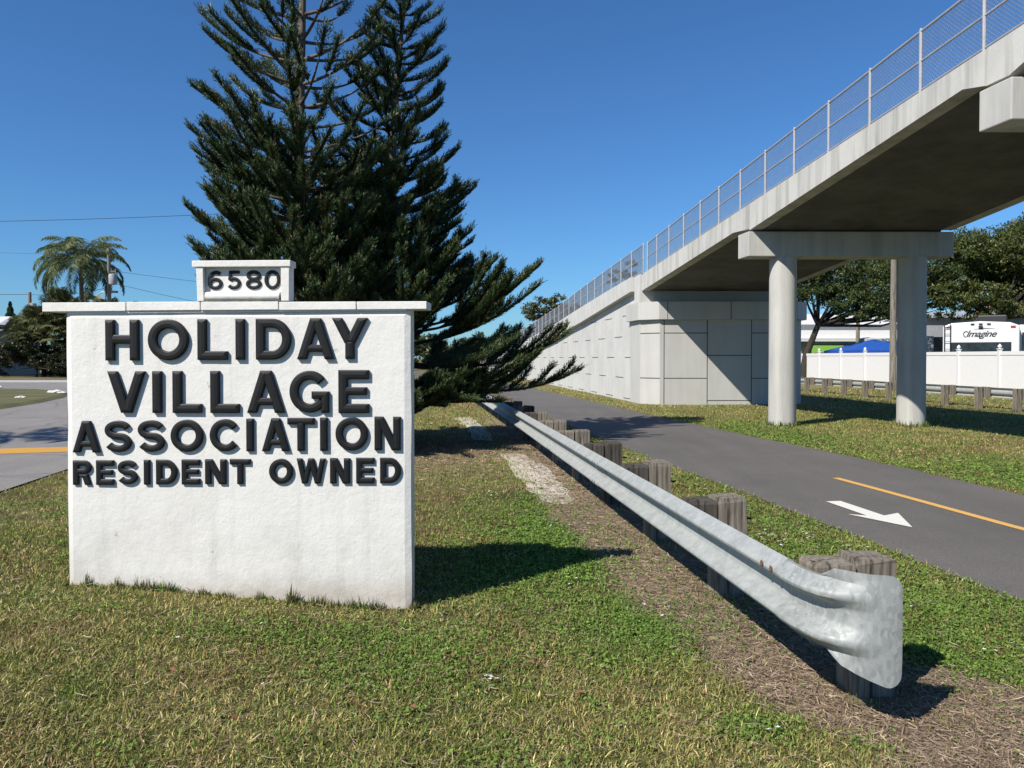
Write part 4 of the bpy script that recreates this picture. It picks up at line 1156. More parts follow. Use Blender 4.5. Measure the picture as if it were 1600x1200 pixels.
def pine(loc, H, prof, label, seed, nper=(5, 7), bare=None, z0=.35, extra=None, lean=0.0, sp=(.35, .42)):
    rnd = np.random.default_rng(seed); x0, y0 = loc
    rt = root('norfolk_pine', (x0, y0, 0), label, 'tree', 'tall evergreen pines behind the entrance sign')
    # trunk
    mb = MB(); pts = []; rr = []
    for i in range(16):
        t = i / 15; pts.append((x0 + lean * t * t + .06 * math.sin(t * 5 + seed), y0 + .05 * math.cos(t * 4 + seed), -.1 + H * t)); rr.append(.15 * (1 - t) + .02)
    mb.tube(pts, rr, 12); build('trunk', mb, M['bark'], rt, smooth='auto')
    tx = lambda z: np.array([x0 + lean * (z / H) ** 2 + .06 * math.sin(z / H * 5 + seed), y0 + .05 * math.cos(z / H * 4 + seed), z])
    wood_mb = MB(); BP, BT, BL, BC = [], [], [], []
    def plume(path, s0, lb, dens=.0095, tone=1.0):
        """path: (m,3) array; branchlets from fraction s0 to tip"""
        seg = np.linalg.norm(np.diff(path, axis=0), axis=1); cum = np.concatenate([[0], np.cumsum(seg)]); L = cum[-1]
        n = max(4, int(L * (1 - s0) / dens))
        s = L * (s0 + (1 - s0) * (np.arange(n) + rnd.random(n) * .6) / n); s = np.minimum(s, L * .999)
        idx = np.clip(np.searchsorted(cum, s) - 1, 0, len(seg) - 1); fr = (s - cum[idx]) / seg[idx]
        P = path[idx] * (1 - fr)[:, None] + path[idx + 1] * fr[:, None]
        T = norm(path[idx + 1] - path[idx])
        side = norm(np.cross(T, np.array([0, 0, 1.0]) + 1e-3)); upv = norm(np.cross(side, T))
        q = (s / L - s0) / (1 - s0)
        ph = rnd.uniform(-1, 1, n) * 1.7                    # fan across the upper half
        dirv = norm(T * (.95 + .5 * q)[:, None] + side * np.sin(ph)[:, None] * .85 + upv * (np.cos(ph) * .75 + .05)[:, None])
        ll = lb * (.35 + .65 * np.sin(np.clip(q * 1.15 + .12, 0, 1) * PI * .62)) * (1 - .25 * np.clip((q - .8) / .2, 0, 1)) * rnd.uniform(.7, 1.1, n)
        BP.append(P); BT.append(dirv); BL.append(ll)
        tn = tone * rnd.uniform(.75, 1.15, n) * (1 + .35 * q); BC.append(tn)
        # needles on the leader itself
        BP.append(P); BT.append(T); BL.append(np.full(n, L / n * 1.5)); BC.append(tn * .8)
    z = z0; wi = 0
    while z < H - .15:
        Rm = float(interp(prof, z)); nb = rnd.integers(*nper) + (1 if z < 4.6 else -1 if z > 5.2 else 0)
        a0 = rnd.random() * 2 * PI
        for b in range(nb):
            az = a0 + 2 * PI * b / nb + rnd.uniform(-.25, .25)
            zz = z + rnd.uniform(-.05, .05)
            Lr = Rm * rnd.uniform(.78, 1.06)
            isbare = bare is not None and bare(az % (2 * PI), zz)
            if extra: Lr *= extra(az % (2 * PI), zz)
            k = zz / H
            start = -.16 if zz < 1.7 else .02 + .22 * k
            curve = (.30 if zz > 1.7 else .26) * rnd.uniform(.7, 1.35)
            if zz < 1.3: start = -.35 + .1 * rnd.random()
            m = 11; t = np.linspace(0, 1, m)
            wob = rnd.uniform(-.14, .14)
            ca, sa = math.cos(az), math.sin(az)
            rad_ = Lr * t; lat = wob * Lr * t * t
            p = tx(zz)[None, :] + np.stack([rad_ * ca - lat * sa, rad_ * sa + lat * ca, Lr * (start * t + curve * t ** 2.6)], -1)
            lowz = .34 + .25 * rnd.random()
            if extra and math.cos(az) > .15 and math.sin(az) < .75: lowz += .32 * math.cos(az) + .12
            p[:, 2] = np.maximum(p[:, 2], lowz * np.minimum(1, .45 + t * 2))
            wood_mb.tube([tuple(q) for q in p], [.030 * (1 - tt) * min(1, Lr) + .005 for tt in t], 5, cap=False)
            s0 = (.30 if zz < 4.6 else .36) if Lr > .9 else .18
            if isbare: s0 = rnd.uniform(.6, .8)
            lb = (.23 if zz < 4.6 else .235) * (1 if Lr > .8 else .55 + .45 * Lr / .8)
            plume(p, s0, lb * rnd.uniform(.9, 1.15))
            # side plumes
            ns = (int(Lr / .36) if zz < 4.6 else int(Lr / .75)) if not isbare else rnd.integers(0, 2)
            for j in range(ns):
                q = rnd.uniform(.28, .82); i0 = int(q * (m - 1)); pp = p[i0]; tt_ = norm(p[i0 + 1] - p[i0])
                sd = rnd.choice([-1, 1]); yaw = sd * rnd.uniform(.45, .9); c_, s_ = math.cos(yaw), math.sin(yaw)
                d0 = np.array([tt_[0] * c_ - tt_[1] * s_, tt_[0] * s_ + tt_[1] * c_, tt_[2] * .6 + .12]); L2 = Lr * (1 - q) * rnd.uniform(.55, .9) + .14
                u = np.linspace(0, 1, 6)
                p2 = pp[None, :] + d0[None, :] * (L2 * u)[:, None]; p2[:, 2] += L2 * .30 * u ** 2
                wood_mb.tube([tuple(v) for v in p2], [.012, .010, .008, .006, .005, .004], 4, cap=False)
                plume(p2, .12, lb * .85, tone=rnd.uniform(.8, 1.15))
        # stubs hugging the trunk
        z += rnd.uniform(.22, .28) if z < 4.5 else rnd.uniform(*sp) if z < H * .82 else rnd.uniform(.26, .32); wi += 1
    # leader
    top = np.stack([tx(H - .5), tx(H) + [0, 0, .1]]); plume(top, 0, .1)
    build('branches', wood_mb, M['bark_dark'] if bare is None else M['bark'], rt, smooth=True)
    P = np.concatenate(BP); T = np.concatenate(BT); L = np.concatenate(BL); C = np.concatenate(BC)
    V = needles_along(P, T, L, rnd, per=9, nl=.055, nw=.015)
    n = len(P) * 9
    hue = rnd.random((len(P), 1))
    base = np.array([.022, .048, .019]) * (1 - hue) + np.array([.082, .118, .034]) * hue
    br_ = (rnd.random((len(P), 1)) < .05); base = np.where(br_, np.array([.12, .08, .035]), base)
    col = base * C[:, None]
    cols = np.repeat(col, 9 * 3, axis=0) * np.repeat(rnd.uniform(.8, 1.25, n), 3)[:, None]
    build_np('crown', V, np.arange(len(V)), M['needle'], rt, cols=cols, per=3)
    print(label[:20], 'needles', n)
    return rt

def bareL(az, z):    # sparse right-hand side in the upper part of the left pine
    a = (az + PI) % (2 * PI) - PI
    return z > 4.9 and -1.35 < a < 1.25 and (int(z * 37 + a * 50) % 6)
pine((-3.58, 13.1), 10.6, [(0, 1.8), (1.5, 1.9), (3, 1.8), (4.2, 1.7), (5.5, 1.72), (6.8, 1.7), (8, 1.5), (9.3, .9), (10.6, .3)],
     'tall pine behind the number box with visible trunk and bare twigs on its right', 3, bare=bareL)
def exR(az, z):      # longer low limbs reach right over the rail
    a = (az + PI) % (2 * PI) - PI
    if z < 1.15 and -1.4 < a < .8: return .92
    if z < 2.2 and -1.2 < a < .8: return 1.46
    return 1
pine((-2.28, 14.3), 8.9, [(0, 2.1), (1.2, 2.4), (2.2, 2.1), (3, 1.65), (4, 1.5), (5, 1.32), (6.3, 1.02), (7.5, .74), (8.9, .2)],
     'denser pine right of the bare trunk, its low limbs reaching over the guardrail', 8, extra=exR, lean=.33, sp=(.29, .35))

def leafy(name, loc, h_trunk, r_trunk, clumps, nleaf, leaf, label, cat, pal, lean=(0, 0), group=None, seed=1, mat='leaf', limbs=True):
    rnd = np.random.default_rng(seed); x, y = loc[0], loc[1]; z = loc[2] if len(loc) > 2 else 0
    rt = root(name, (x, y, z), label, cat, group)
    mb = MB()
    top = (x + lean[0], y + lean[1], z + h_trunk)
    mb.tube([(x, y, z - .2), (x + lean[0] * .3, y + lean[1] * .3, z + h_trunk * .5), top], [r_trunk, r_trunk * .8, r_trunk * .62], 10)
    if limbs:
        for c in clumps:
            m = Vector(top).lerp(Vector(c[:3]), .5) + Vector((0, 0, -.08 * (Vector(c[:3]) - Vector(top)).length))
            mb.tube([top, tuple(m), c[:3]], [r_trunk * .42, r_trunk * .25, .02], 6, cap=False)
    build('trunk', mb, M['bark_dark'], rt, smooth='auto')
    Cc = np.array([c[:3] for c in clumps]); Rr = np.array([c[3] for c in clumps]); w = Rr ** 2; w = w / w.sum()
    # sub-clumps near each clump's surface, leaves gathered in them -> gaps and lumps
    ns = max(40, nleaf // 70); ci = rnd.choice(len(Cc), ns, p=w)
    d = norm(rnd.normal(size=(ns, 3))); rad = Rr[ci] * rnd.uniform(.45, 1.08, ns)
    sc = Cc[ci] + d * rad[:, None] * np.array([1, 1, .72])
    sr = Rr[ci] * rnd.uniform(.12, .27, ns); tone = rnd.uniform(.65, 1.3, ns)
    li = rnd.integers(0, ns, nleaf)
    P = sc[li] + rnd.normal(size=(nleaf, 3)) * (sr[li] * .62)[:, None] * np.array([1, 1, .6])
    A = norm(rnd.normal(size=(nleaf, 3)) + np.array([0, 0, -.2])); B = norm(np.cross(A, rnd.normal(size=(nleaf, 3))))
    l = leaf * rnd.uniform(.6, 1.3, nleaf)[:, None]
    V = np.stack([P - A * l, P + B * l * .38, P + A * l, P - B * l * .38], 1).reshape(-1, 3)
    V[:, 2] = np.maximum(V[:, 2], z + .03)
    pal = np.array(pal); t = rnd.random((nleaf, 1)); c = (pal[0] * (1 - t) + pal[1] * t) * tone[li][:, None]
    build_np('crown', V, np.arange(len(V)), M[mat], rt, cols=np.repeat(c, 4, axis=0), per=4)
    return rt
OAK = [(.030, .052, .014), (.095, .125, .028)]
def clump_set(cx, cy, cz, rx, rz, n, r, seed):
    r_ = random.Random(seed); out = []
    for i in range(n):
        a = r_.uniform(0, 2 * PI); q = math.sqrt(r_.random()); out.append((cx + rx * q * math.cos(a), cy + rx * .8 * q * math.sin(a), cz + rz * r_.uniform(-1, 1) * (1 - .5 * q), r * r_.uniform(.7, 1.25)))
    return out
leafy('oak_tree', (17.9, 47.5), 3.6, .26, [(20.4, 46, 4.5, 1.0), (22.2, 46, 4.5, 1.1), (24.0, 46.5, 4.4, 1.1), (25.9, 46, 4.6, 1.1), (19.4, 49, 6.0, 1.7), (21.8, 49, 7.0, 2.0), (24.0, 50, 7.8, 2.0), (27.8, 48, 6.6, 1.9), (27.4, 47, 8.0, 1.7), (25.6, 47, 7.2, 1.9), (26.6, 46.5, 5.6, 1.4), (22.6, 46.5, 5.6, 1.6), (20.4, 47, 5.4, 1.4), (18.2, 47.5, 7.2, 1.5), (17.6, 47, 6.2, 1.7), (20.5, 48, 6.6, 2.2), (23.6, 48, 6.4, 2.3), (22, 50, 8.4, 2.2), (25.6, 49, 6.0, 1.8), (19.2, 48, 8.0, 1.9), (21.5, 46.5, 4.9, 1.4), (24.2, 47, 5.0, 1.3), (19.2, 46, 5.2, 1.1)],
      80000, .095, 'dark oak with a leaning trunk seen between the bridge columns', 'tree', OAK, (1.0, 0), 'oaks beyond the white fence', 21)
leafy('oak_tree', (30.5, 47), 4.0, .3, clump_set(30.0, 47, 7.6, 3.6, 2.4, 13, 1.7, 4) + [(27.6, 45.5, 4.5, 1.0), (29.8, 45.5, 4.5, 1.0), (32.5, 46, 4.7, 1.1), (34.2, 46, 5.2, 1.3), (26.4, 46, 5.6, 1.5), (28.5, 45.5, 5.0, 1.3), (31.5, 45.5, 5.2, 1.2)], 85000, .10,
      'broad bright-green oak right of the right bridge column, over the trailer', 'tree', [(.045, .065, .015), (.13, .15, .035)], (-.6, 0), 'oaks beyond the white fence', 22)
leafy('oak_tree', (38, 53), 4.5, .3, clump_set(36.5, 53, 9.3, 3.6, 2.4, 12, 1.7, 9) + [(33.6, 52, 8.0, 1.6), (35, 52, 5.9, 1.5)], 60000, .11,
      'thin grey-green oak at the right frame edge', 'tree', [(.05, .062, .028), (.12, .125, .055)], (-.6, 0), 'oaks beyond the white fence', 23)
leafy('oak_tree', (46, 96), 3, .3, clump_set(46, 96, 6.2, 5, 1.8, 9, 1.8, 19), 9000, .22, 'far oak behind the tile-roofed houses', 'tree', OAK, (0, 0), 'oaks beyond the white fence', 24)
leafy('bushy_tree', (6.0, 90), 4, .3, clump_set(4.3, 90, 6.2, 2.2, 2.2, 8, 1.5, 5) + [(7.2, 90, 7.4, 1.6), (6.1, 90, 6.5, 1.6)], 12000, .17,
      'bushy tree rising behind the low end of the ramp wall', 'tree', [(.06, .075, .025), (.13, .14, .055)], (-.5, 0), 'trees behind the ramp', 25)
leafy('bushy_tree', (2.3, 84), 2.5, .3, clump_set(2.0, 84, 3.6, 2.6, 1.4, 8, 1.4, 6), 10000, .17,
      'low bushy tree beside the end of the ramp, left of the taller one', 'tree', [(.05, .07, .022), (.12, .13, .05)], (0, 0), 'trees behind the ramp', 26)
leafy('bushy_tree', (9.9, 66), 5.5, .18, clump_set(10.0, 66, 8.6, 1.4, 1.3, 7, .8, 7), 3500, .13,
      'thin tree seen through the chain-link fence', 'tree', [(.07, .085, .04), (.15, .16, .08)], (0, 0), 'trees behind the ramp', 27)
leafy('bushy_tree', (-20, 96), 3, .3, clump_set(-19.5, 96, 4.5, 6, 1.6, 9, 1.6, 8), 12000, .2,
      'far tree mass hidden behind the sign, its tips above the cap', 'tree', [(.05, .07, .022), (.12, .13, .05)], (0, 0), None, 28)
# distant treeline closing the street end
leafy('tree_belt', (-4, 120), 3, .3, clump_set(-8, 122, 3.0, 12, 1.2, 20, 2.6, 18), 16000, .28,
      'far belt of trees closing off the end of the trail behind the pines', 'trees', [(.04, .06, .018), (.09, .11, .04)], (0, 0), None, 29)
leafy('tree_belt', (48, 118), 3, .3, clump_set(48, 120, 3.8, 16, 1.5, 22, 2.8, 38), 16000, .28,
      'far belt of trees on the right behind the houses', 'trees', [(.04, .06, .018), (.09, .11, .04)], (0, 0), None, 30)
leafy('tree_belt', (-66, 118), 3, .3, clump_set(-66, 120, 2.6, 18, 1.0, 22, 2.4, 48), 12000, .28,
      'far belt of trees low on the horizon at the left', 'trees', [(.04, .06, .018), (.09, .11, .04)], (0, 0), None, 31)
# small far conifer
rt = root('conifer', (-52.2, 80, 0), 'small conical conifer on the far left skyline', 'tree')
mb = MB(); mb.tube([(-52.2, 80, -.1), (-52.2, 80, 7.2)], [.14, .03], 8); build('trunk', mb, M['bark'], rt)
rnd = np.random.default_rng(4); n = 5000; t = rnd.random(n) ** .8; zz = 2.5 + 4.9 * t; rr = 1.35 * (1 - t) * (.6 + .4 * np.abs(np.sin(zz * 5))) + .05; a = rnd.random(n) * 2 * PI; q = np.sqrt(rnd.random(n))
P = np.stack([-52.2 + rr * q * np.cos(a), 80 + rr * q * np.sin(a), zz + .2 * q * rr], -1); A = norm(rnd.normal(size=(n, 3))); B = norm(np.cross(A, rnd.normal(size=(n, 3))))
V = np.stack([P - A * .12, P + B * .05, P + A * .12, P - B * .05], 1).reshape(-1, 3)
build_np('crown', V, np.arange(len(V)), M['needle'], rt, cols=np.repeat(np.array([.04, .06, .025]) * rnd.uniform(.7, 1.4, (n, 1)), 4, axis=0), per=4)

def palm(name, loc, h, L, nf, label, cat, seed, droop=1.0, pal=((.075, .125, .032), (.19, .225, .075)), group=None, trunk_r=.16, leaflen=.62, up=False):
    rnd = np.random.default_rng(seed); x, y, z = loc
    rt = root(name, loc, label, cat, group)
    mb = MB(); mb.tube([(x, y, z - .2), (x + .05, y, z + h * .5), (x, y, z + h - .6), (x, y, z + h)], [trunk_r * 1.15, trunk_r, trunk_r * .95, trunk_r * 1.3], 12)
    build('trunk', mb, M['bark'], rt, smooth='auto')
    ribs = MB(); P_, A_, L_, C_ = [], [], [], []
    for k in range(nf):
        az = 2.399 * k + rnd.uniform(-.25, .25); e0 = R(86 - 92 * (k / nf) ** .9) + rnd.uniform(-.1, .1); Lf = L * rnd.uniform(.85, 1.08)
        m = 14; t = np.linspace(0, 1, m); ang = e0 - droop * (1.35 + .45 * rnd.random()) * t ** 1.35
        dr = np.cos(ang) * Lf / m; dz = np.sin(ang) * Lf / m; rr = np.cumsum(dr); zz = np.cumsum(dz)
        pts = np.stack([x + rr * math.cos(az), y + rr * math.sin(az), z + h + zz], -1)
        ribs.tube([(x, y, z + h - .1)] + [tuple(p) for p in pts], [.03] + [.022 * (1 - q) + .005 for q in t], 5, cap=False)
        nl_ = int(Lf * 24); s = np.linspace(.16, .995, nl_)
        ix = s * (m - 1); i0 = np.minimum(ix.astype(int), m - 2); f = (ix - i0)[:, None]
        p = pts[i0] * (1 - f) + pts[i0 + 1] * f; T = norm(pts[i0 + 1] - pts[i0]); sd = norm(np.cross(T, np.array([0, 0, 1.0]) + 1e-3))
        for sg in (-1, 1):
            d = norm(T * .55 + sd * sg * .75 + np.array([0, 0, -.42]) + rnd.normal(size=p.shape) * .14)
            P_.append(p); A_.append(d); L_.append(leaflen * np.sin(np.clip(s * 1.02, 0, 1) * PI * .86 + .22) * rnd.uniform(.8, 1.1, nl_)); C_.append(np.tile(np.array(pal[0]) * (1 - (q_ := rnd.random())) + np.array(pal[1]) * q_, (nl_, 1)) * (.75 if k > nf * .8 else 1))
    build('frond_rib', ribs, M['palm_rib'], rt)
    P = np.concatenate(P_); A = np.concatenate(A_); Lh = np.concatenate(L_)[:, None]; C = np.concatenate(C_)
    B = norm(np.cross(A, rnd.normal(size=A.shape))) * .023; mid = P + A * Lh * .5; tip = P + A * Lh + np.array([0, 0, -.12]) * Lh
    V = np.stack([P, mid - B, tip, mid + B], 1).reshape(-1, 3)
    build_np('crown', V, np.arange(len(V)), M['palm'], rt, cols=np.repeat(C * rnd.uniform(.8, 1.2, (len(P), 1)), 4, axis=0), per=4)
    return rt
M['palm_rib'] = simple('palm_rib', (.20, .17, .08), .6)
palm('queen_palm', (-33.6, 60, 0), 8.9, 4.3, 42, 'tall queen palm with drooping fronds above the left end of the sign', 'palm tree', 31, 1.25, leaflen=.9)
palm('queen_palm', (-15.4, 10.6, 0), 6.6, 2.6, 18, 'queen palm just outside the left frame edge whose frond shadow falls on the street', 'palm tree', 33, 1.0, leaflen=.5)

def fan_plant(mb_r, out, cx, cy, cz, r, rnd, pal):
    n = 22
    for k in range(n):
        az = rnd.uniform(0, 2 * PI); el = rnd.uniform(-.2, 1.45); d = np.array([math.cos(az) * math.cos(el), math.sin(az) * math.cos(el), math.sin(el)])
        p0 = np.array([cx, cy, cz]); p1 = p0 + d * r * rnd.uniform(.5, .8)
        mb_r.tube([tuple(p0), tuple(p1)], [.02, .012], 4, cap=False)
        sd = norm(np.cross(d, np.array([0, 0, 1.0]) + 1e-3)); upv = np.cross(sd, d); nb = 20; c = (np.array(pal[0]) * (1 - (q := rnd.random())) + np.array(pal[1]) * q)
        for j in range(nb):
            th = (j / (nb - 1) - .5) * 3.6; v = norm(d * math.cos(th) + sd * math.sin(th) + upv * rnd.uniform(-.1, .1)); l = r * .5 * (.75 + .25 * math.cos(th))
            tip = p1 + v * l + np.array([0, 0, -.22 * l - .12 * r * rnd.random()]); m_ = p1 + v * l * .55; b = norm(np.cross(v, upv)) * .055
            out.append((p1, m_ - b, tip, m_ + b, c))
rt = root('palmetto_clump', (-39.5, 66, 0), 'dense clump of fan palmettos left of the sign above dark shrubs', 'shrub')
ribs = MB(); out = []; rnd = np.random.default_rng(12)
for (cx_, cy_, cz_, r_) in [(-41.5, 66, 3.4, 1.7), (-39.6, 65, 4.6, 1.9), (-38.3, 66, 5.2, 1.9), (-36.8, 66, 4.6, 1.8), (-35.2, 66, 4.8, 1.8), (-37.6, 64.5, 3.6, 1.7), (-40.6, 64.5, 2.6, 1.5), (-35.4, 64.8, 3.4, 1.7), (-33.6, 66, 4.2, 1.6), (-39.0, 64.2, 3.0, 1.5)]:
    for q_ in range(3): fan_plant(ribs, out, cx_ + rnd.normal(0, .5), cy_ + rnd.normal(0, .4), cz_ + rnd.normal(0, .35), r_, rnd, ((.055, .075, .025), (.20, .21, .09)))
for (cx_, cy_) in [(-38.3, 66), (-35.2, 66), (-39.6, 65), (-36.8, 66)]: ribs.tube([(cx_, cy_, -.1), (cx_, cy_, 5)], [.2, .2], 8)
build('trunk', ribs, M['bark_dark'], rt)
V = np.concatenate([np.array(o[:4]) for o in out]); C = np.repeat(np.array([o[4] for o in out]), 4, axis=0)
build_np('crown', V, np.arange(len(V)), M['palm'], rt, cols=C, per=4)
leafy('dark_shrub', (-39, 63, 0), .8, .1, clump_set(-39, 63, 1.4, 3.6, 1.0, 14, 1.1, 51) + [(-42.3, 62.8, 2.0, .8), (-35, 63, 1.5, 1.1), (-43.0, 62.4, 2.9, .7), (-45, 62.6, 3.0, .6), (-36.5, 63, 2.2, 1.2), (-40.5, 63, 2.2, 1.2)], 34000, .10,
      'dark shrub hedge below the palmettos at the street edge', 'shrub', [(.014, .020, .008), (.05, .065, .018)], (0, 0), None, 52)

# ------------------------------------------------------------------ grass, clover, straw, flowers
def in_path(x, y, m=0.0): return (x > interp(PATH_L, y) - m) & (x < interp(PATH_R, y) + m) & (y > -6)
def scatter(ylo, yhi, dens, xm=.86):
    """uniform points inside the part of the lawn the photo shows plus a margin"""
    n = int(dens * (xm * 2) * (yhi ** 2 - ylo ** 2) / 2)
    y = np.sqrt(rng.random(n) * (yhi ** 2 - ylo ** 2) + ylo ** 2); x = (rng.random(n) * 2 - 1) * xm * y
    return x, y
def sign_mask(x, y):
    u = (x + 2.84) * .9985 + (y - 4.98) * -.0547; w = -(x + 2.84) * -.0547 * -1 - (y - 4.98) * .9985
    w = (x + 2.84) * -.0547 + (y - 4.98) * -.9985
    return (u > -.06) & (u < 2.205) & (w < .004) & (w > -.135)

def blades(name, bands, label):
    Vs, Cs, Fs = [], [], []; off = 0
    for ylo, yhi, dens, hl, hw, bent in bands:
        x, y = scatter(ylo, yhi, dens)
        keep = ~in_path(x, y, -.035 if yhi < 14 else 0) & ~in_road(x, y) & ~sign_mask(x, y) & (x < 19) & (x > -9)
        edge = np.minimum(np.abs(x - interp(PATH_L, y)), np.abs(x - interp(PATH_R, y)))
        st = strip_mask(x, y)
        keep &= rng.random(len(x)) > st * .93
        keep &= ~((y > 26.2) & (y < 28.5) & (x > 4.2) & (x < 10.4)) & ~((y > 27) & (x > WX(27) + (y - 27) * SLOPE - .1) & (x < 12))
        bare_ = sstep(.60, .74, fbm(x, y, 3.1, 4, 44)); keep &= rng.random(len(x)) > bare_ * .6
        x, y = x[keep], y[keep]; n = len(x)
        c = gcol(x, y); l = np.clip(lush(x, y), 0, 1)
        # per-blade mix: dry and green blades side by side
        t = rng.random(n); gg = fbm(x, y, 2.3, 3, 6)
        dry = (t < .21 + .30 * (gg - .5) * 2 - .3 * l)[:, None]; fresh = (t > .80 - .12 * l)[:, None]
        c = np.where(dry, np.array([.40, .345, .185]), c); c = np.where(fresh, GREEN * 1.25, c)
        c = c * np.array([1.60, 1.56, 1.28]) * rng.uniform(.4, 1.55, n)[:, None]
        az = rng.random(n) * 2 * PI; lean = np.where(dry[:, 0], rng.uniform(1.0, 2.3, n), rng.uniform(.3, 1.9, n)); L = hl * rng.uniform(.5, 1.35, n) * (1 + .25 * l)
        L = L * np.where(rng.random(n) < .02, 1.7, 1)
        z = gz(x, y) - .003
        d0 = np.stack([np.cos(az) * np.sin(lean * .6), np.sin(az) * np.sin(lean * .6), np.cos(lean * .6)], -1)
        d1 = np.stack([np.cos(az) * np.sin(lean * 1.0), np.sin(az) * np.sin(lean * 1.0), np.maximum(-.35, np.cos(lean * 1.0))], -1)
        yaw = az + PI / 2 + rng.uniform(-.6, .6, n); w = hw * rng.uniform(.6, 1.3, n) / 2
        sd = np.stack([np.cos(yaw) * w, np.sin(yaw) * w, np.zeros(n)], -1)
        P = np.stack([x, y, z], -1)
        if bent:
            m = P + d0 * (L * .5)[:, None]; tp = m + d1 * (L * .55)[:, None]
            V = np.stack([P - sd, P + sd, m + sd * .85, m - sd * .85, tp], 1).reshape(-1, 3)
            b = off + np.arange(n)[:, None] * 5
            Fs.append((b + np.array([[0, 1, 2, 0, 2, 3, 3, 2, 4]])).reshape(-1)); k = 5
        else:
            tp = P + norm(d0 + d1) * L[:, None]
            V = np.stack([P - sd, P + sd, tp], 1).reshape(-1, 3)
            b = off + np.arange(n)[:, None] * 3
            Fs.append((b + np.array([[0, 1, 2]])).reshape(-1)); k = 3
        off += n * k; Vs.append(V); Cs.append(np.repeat(c, k, axis=0))
    fx, fy, fh = [], [], []
    for q in range(1900):
        u = rng.uniform(-.09, 2.24)
        if vnoise(u, 7, 9) < .42: continue
        w_ = abs(rng.normal(0, .018)) + .004; p_ = SG(u, w_, 0); fx.append(p_[0]); fy.append(p_[1]); fh.append(.02 + .055 * float(vnoise(u, 3, 14)) ** 2 * 1.6)
    for q in range(700):
        w_ = rng.uniform(-.14, .02); p_ = SG(2.204 + abs(rng.normal(0, .015)), w_, 0); fx.append(p_[0]); fy.append(p_[1]); fh.append(.055)
    for cx_, cy_ in ((6.43, 18.26), (9.495, 18.26)):
        for q in range(420):
            a_ = rng.uniform(0, 2 * PI); r_ = .32 + abs(rng.normal(0, .04)); fx.append(cx_ + r_ * math.cos(a_)); fy.append(cy_ + r_ * math.sin(a_)); fh.append(.14)
    for D_ in PD[:8]:
        for q in range(90):
            a_ = rng.uniform(0, 2 * PI); r_ = .13 + abs(rng.normal(0, .06)); fx.append(RX(D_) + .33 + r_ * math.cos(a_) * 1.2); fy.append(D_ + r_ * math.sin(a_)); fh.append(.07)
    fx, fy, fh = np.array(fx), np.array(fy), np.array(fh); n = len(fx)
    az = rng.random(n) * 2 * PI; lean = rng.uniform(.05, .9, n); L = fh * rng.uniform(.35, 1.4, n); w = .0035 + .02 * (fh > .1) * .5
    d_ = np.stack([np.cos(az) * np.sin(lean), np.sin(az) * np.sin(lean), np.cos(lean)], -1); P = np.stack([fx, fy, gz(fx, fy) - .004], -1)
    sd = np.stack([np.cos(az + 1.3) * w, np.sin(az + 1.3) * w, 0 * az], -1)
    Vs.append(np.stack([P - sd, P + sd, P + d_ * L[:, None]], 1).reshape(-1, 3)); Fs.append((off + np.arange(n * 3)))
    cc = np.where((rng.random(n) < .4)[:, None], np.array([.36, .31, .16]), GREEN * 1.2) * rng.uniform(.5, 1.4, (n, 1)); Cs.append(np.repeat(cc, 3, axis=0)); off += 3 * n
    V = np.concatenate(Vs); print(name, len(V))
    o = build_np(name, V, np.concatenate(Fs), M['grassm'], cols=np.concatenate(Cs), per=3)
    return tag(o, label, 'grass', kind='stuff')
blades('lawn_grass', [(2.1, 4.4, 13500, .034, .0052, True), (4.4, 7, 7000, .036, .0062, True), (7, 12, 2600, .042, .009, False), (12, 24, 650, .055, .018, False), (24, 40, 110, .08, .035, False)],
       'short patchy lawn grass, part dry and part green')

def clover():
    Vs, Cs = [], []
    for ylo, yhi, dens, sz in [(2.1, 5.2, 7000, .0085), (5.2, 9, 2600, .012), (9, 20, 450, .022)]:
        x, y = scatter(ylo, yhi, dens); l = lush(x, y) + sstep(.60, .72, fbm(x, y, 2.6, 4, 61)) * .24
        edge = np.exp(-((x - interp(PATH_L, y) + .35) / .4) ** 2) * .3 + np.exp(-((x - interp(PATH_R, y) - .3) / .3) ** 2) * .35
        l = l + edge
        keep = (rng.random(len(x)) < np.clip(l * 1.1 * (.3 + 1.1 * fbm(x, y, 7, 3, 66)), 0, 1)) & ~in_path(x, y, .0) & ~in_road(x, y) & ~sign_mask(x, y) & (rng.random(len(x)) > .8 * strip_mask(x, y))
        x, y = x[keep], y[keep]; n = len(x); z = gz(x, y) + rng.uniform(.008, .034, n)
        for k in range(2):
            P = np.stack([x + rng.normal(0, sz * .6, n), y + rng.normal(0, sz * .6, n), z], -1)
            nrm = norm(np.stack([rng.normal(0, .55, n), rng.normal(0, .55, n) - .1, np.ones(n)], -1)); A = norm(np.cross(nrm, rng.normal(size=(n, 3)))); B = np.cross(nrm, A)
            s = (sz * rng.uniform(.6, 1.4, n))[:, None]
            Vs.append(np.stack([P - A * s, P - A * s * .2 + B * s * .62, P + A * s, P - A * s * .2 - B * s * .62], 1).reshape(-1, 3))
            c = (GREEN * 1.4 + (np.array([.20, .31, .055]) - GREEN) * rng.random((n, 1))) * rng.uniform(.65, 1.25, (n, 1)); Cs.append(np.repeat(c, 4, axis=0))
    V = np.concatenate(Vs); o = build_np('clover', V, np.arange(len(V)), M['grassm'], cols=np.concatenate(Cs), per=4)
    print('clover', len(V)); return tag(o, 'low broad-leaved weeds in lush patches of the lawn', 'weeds', kind='stuff')
clover()

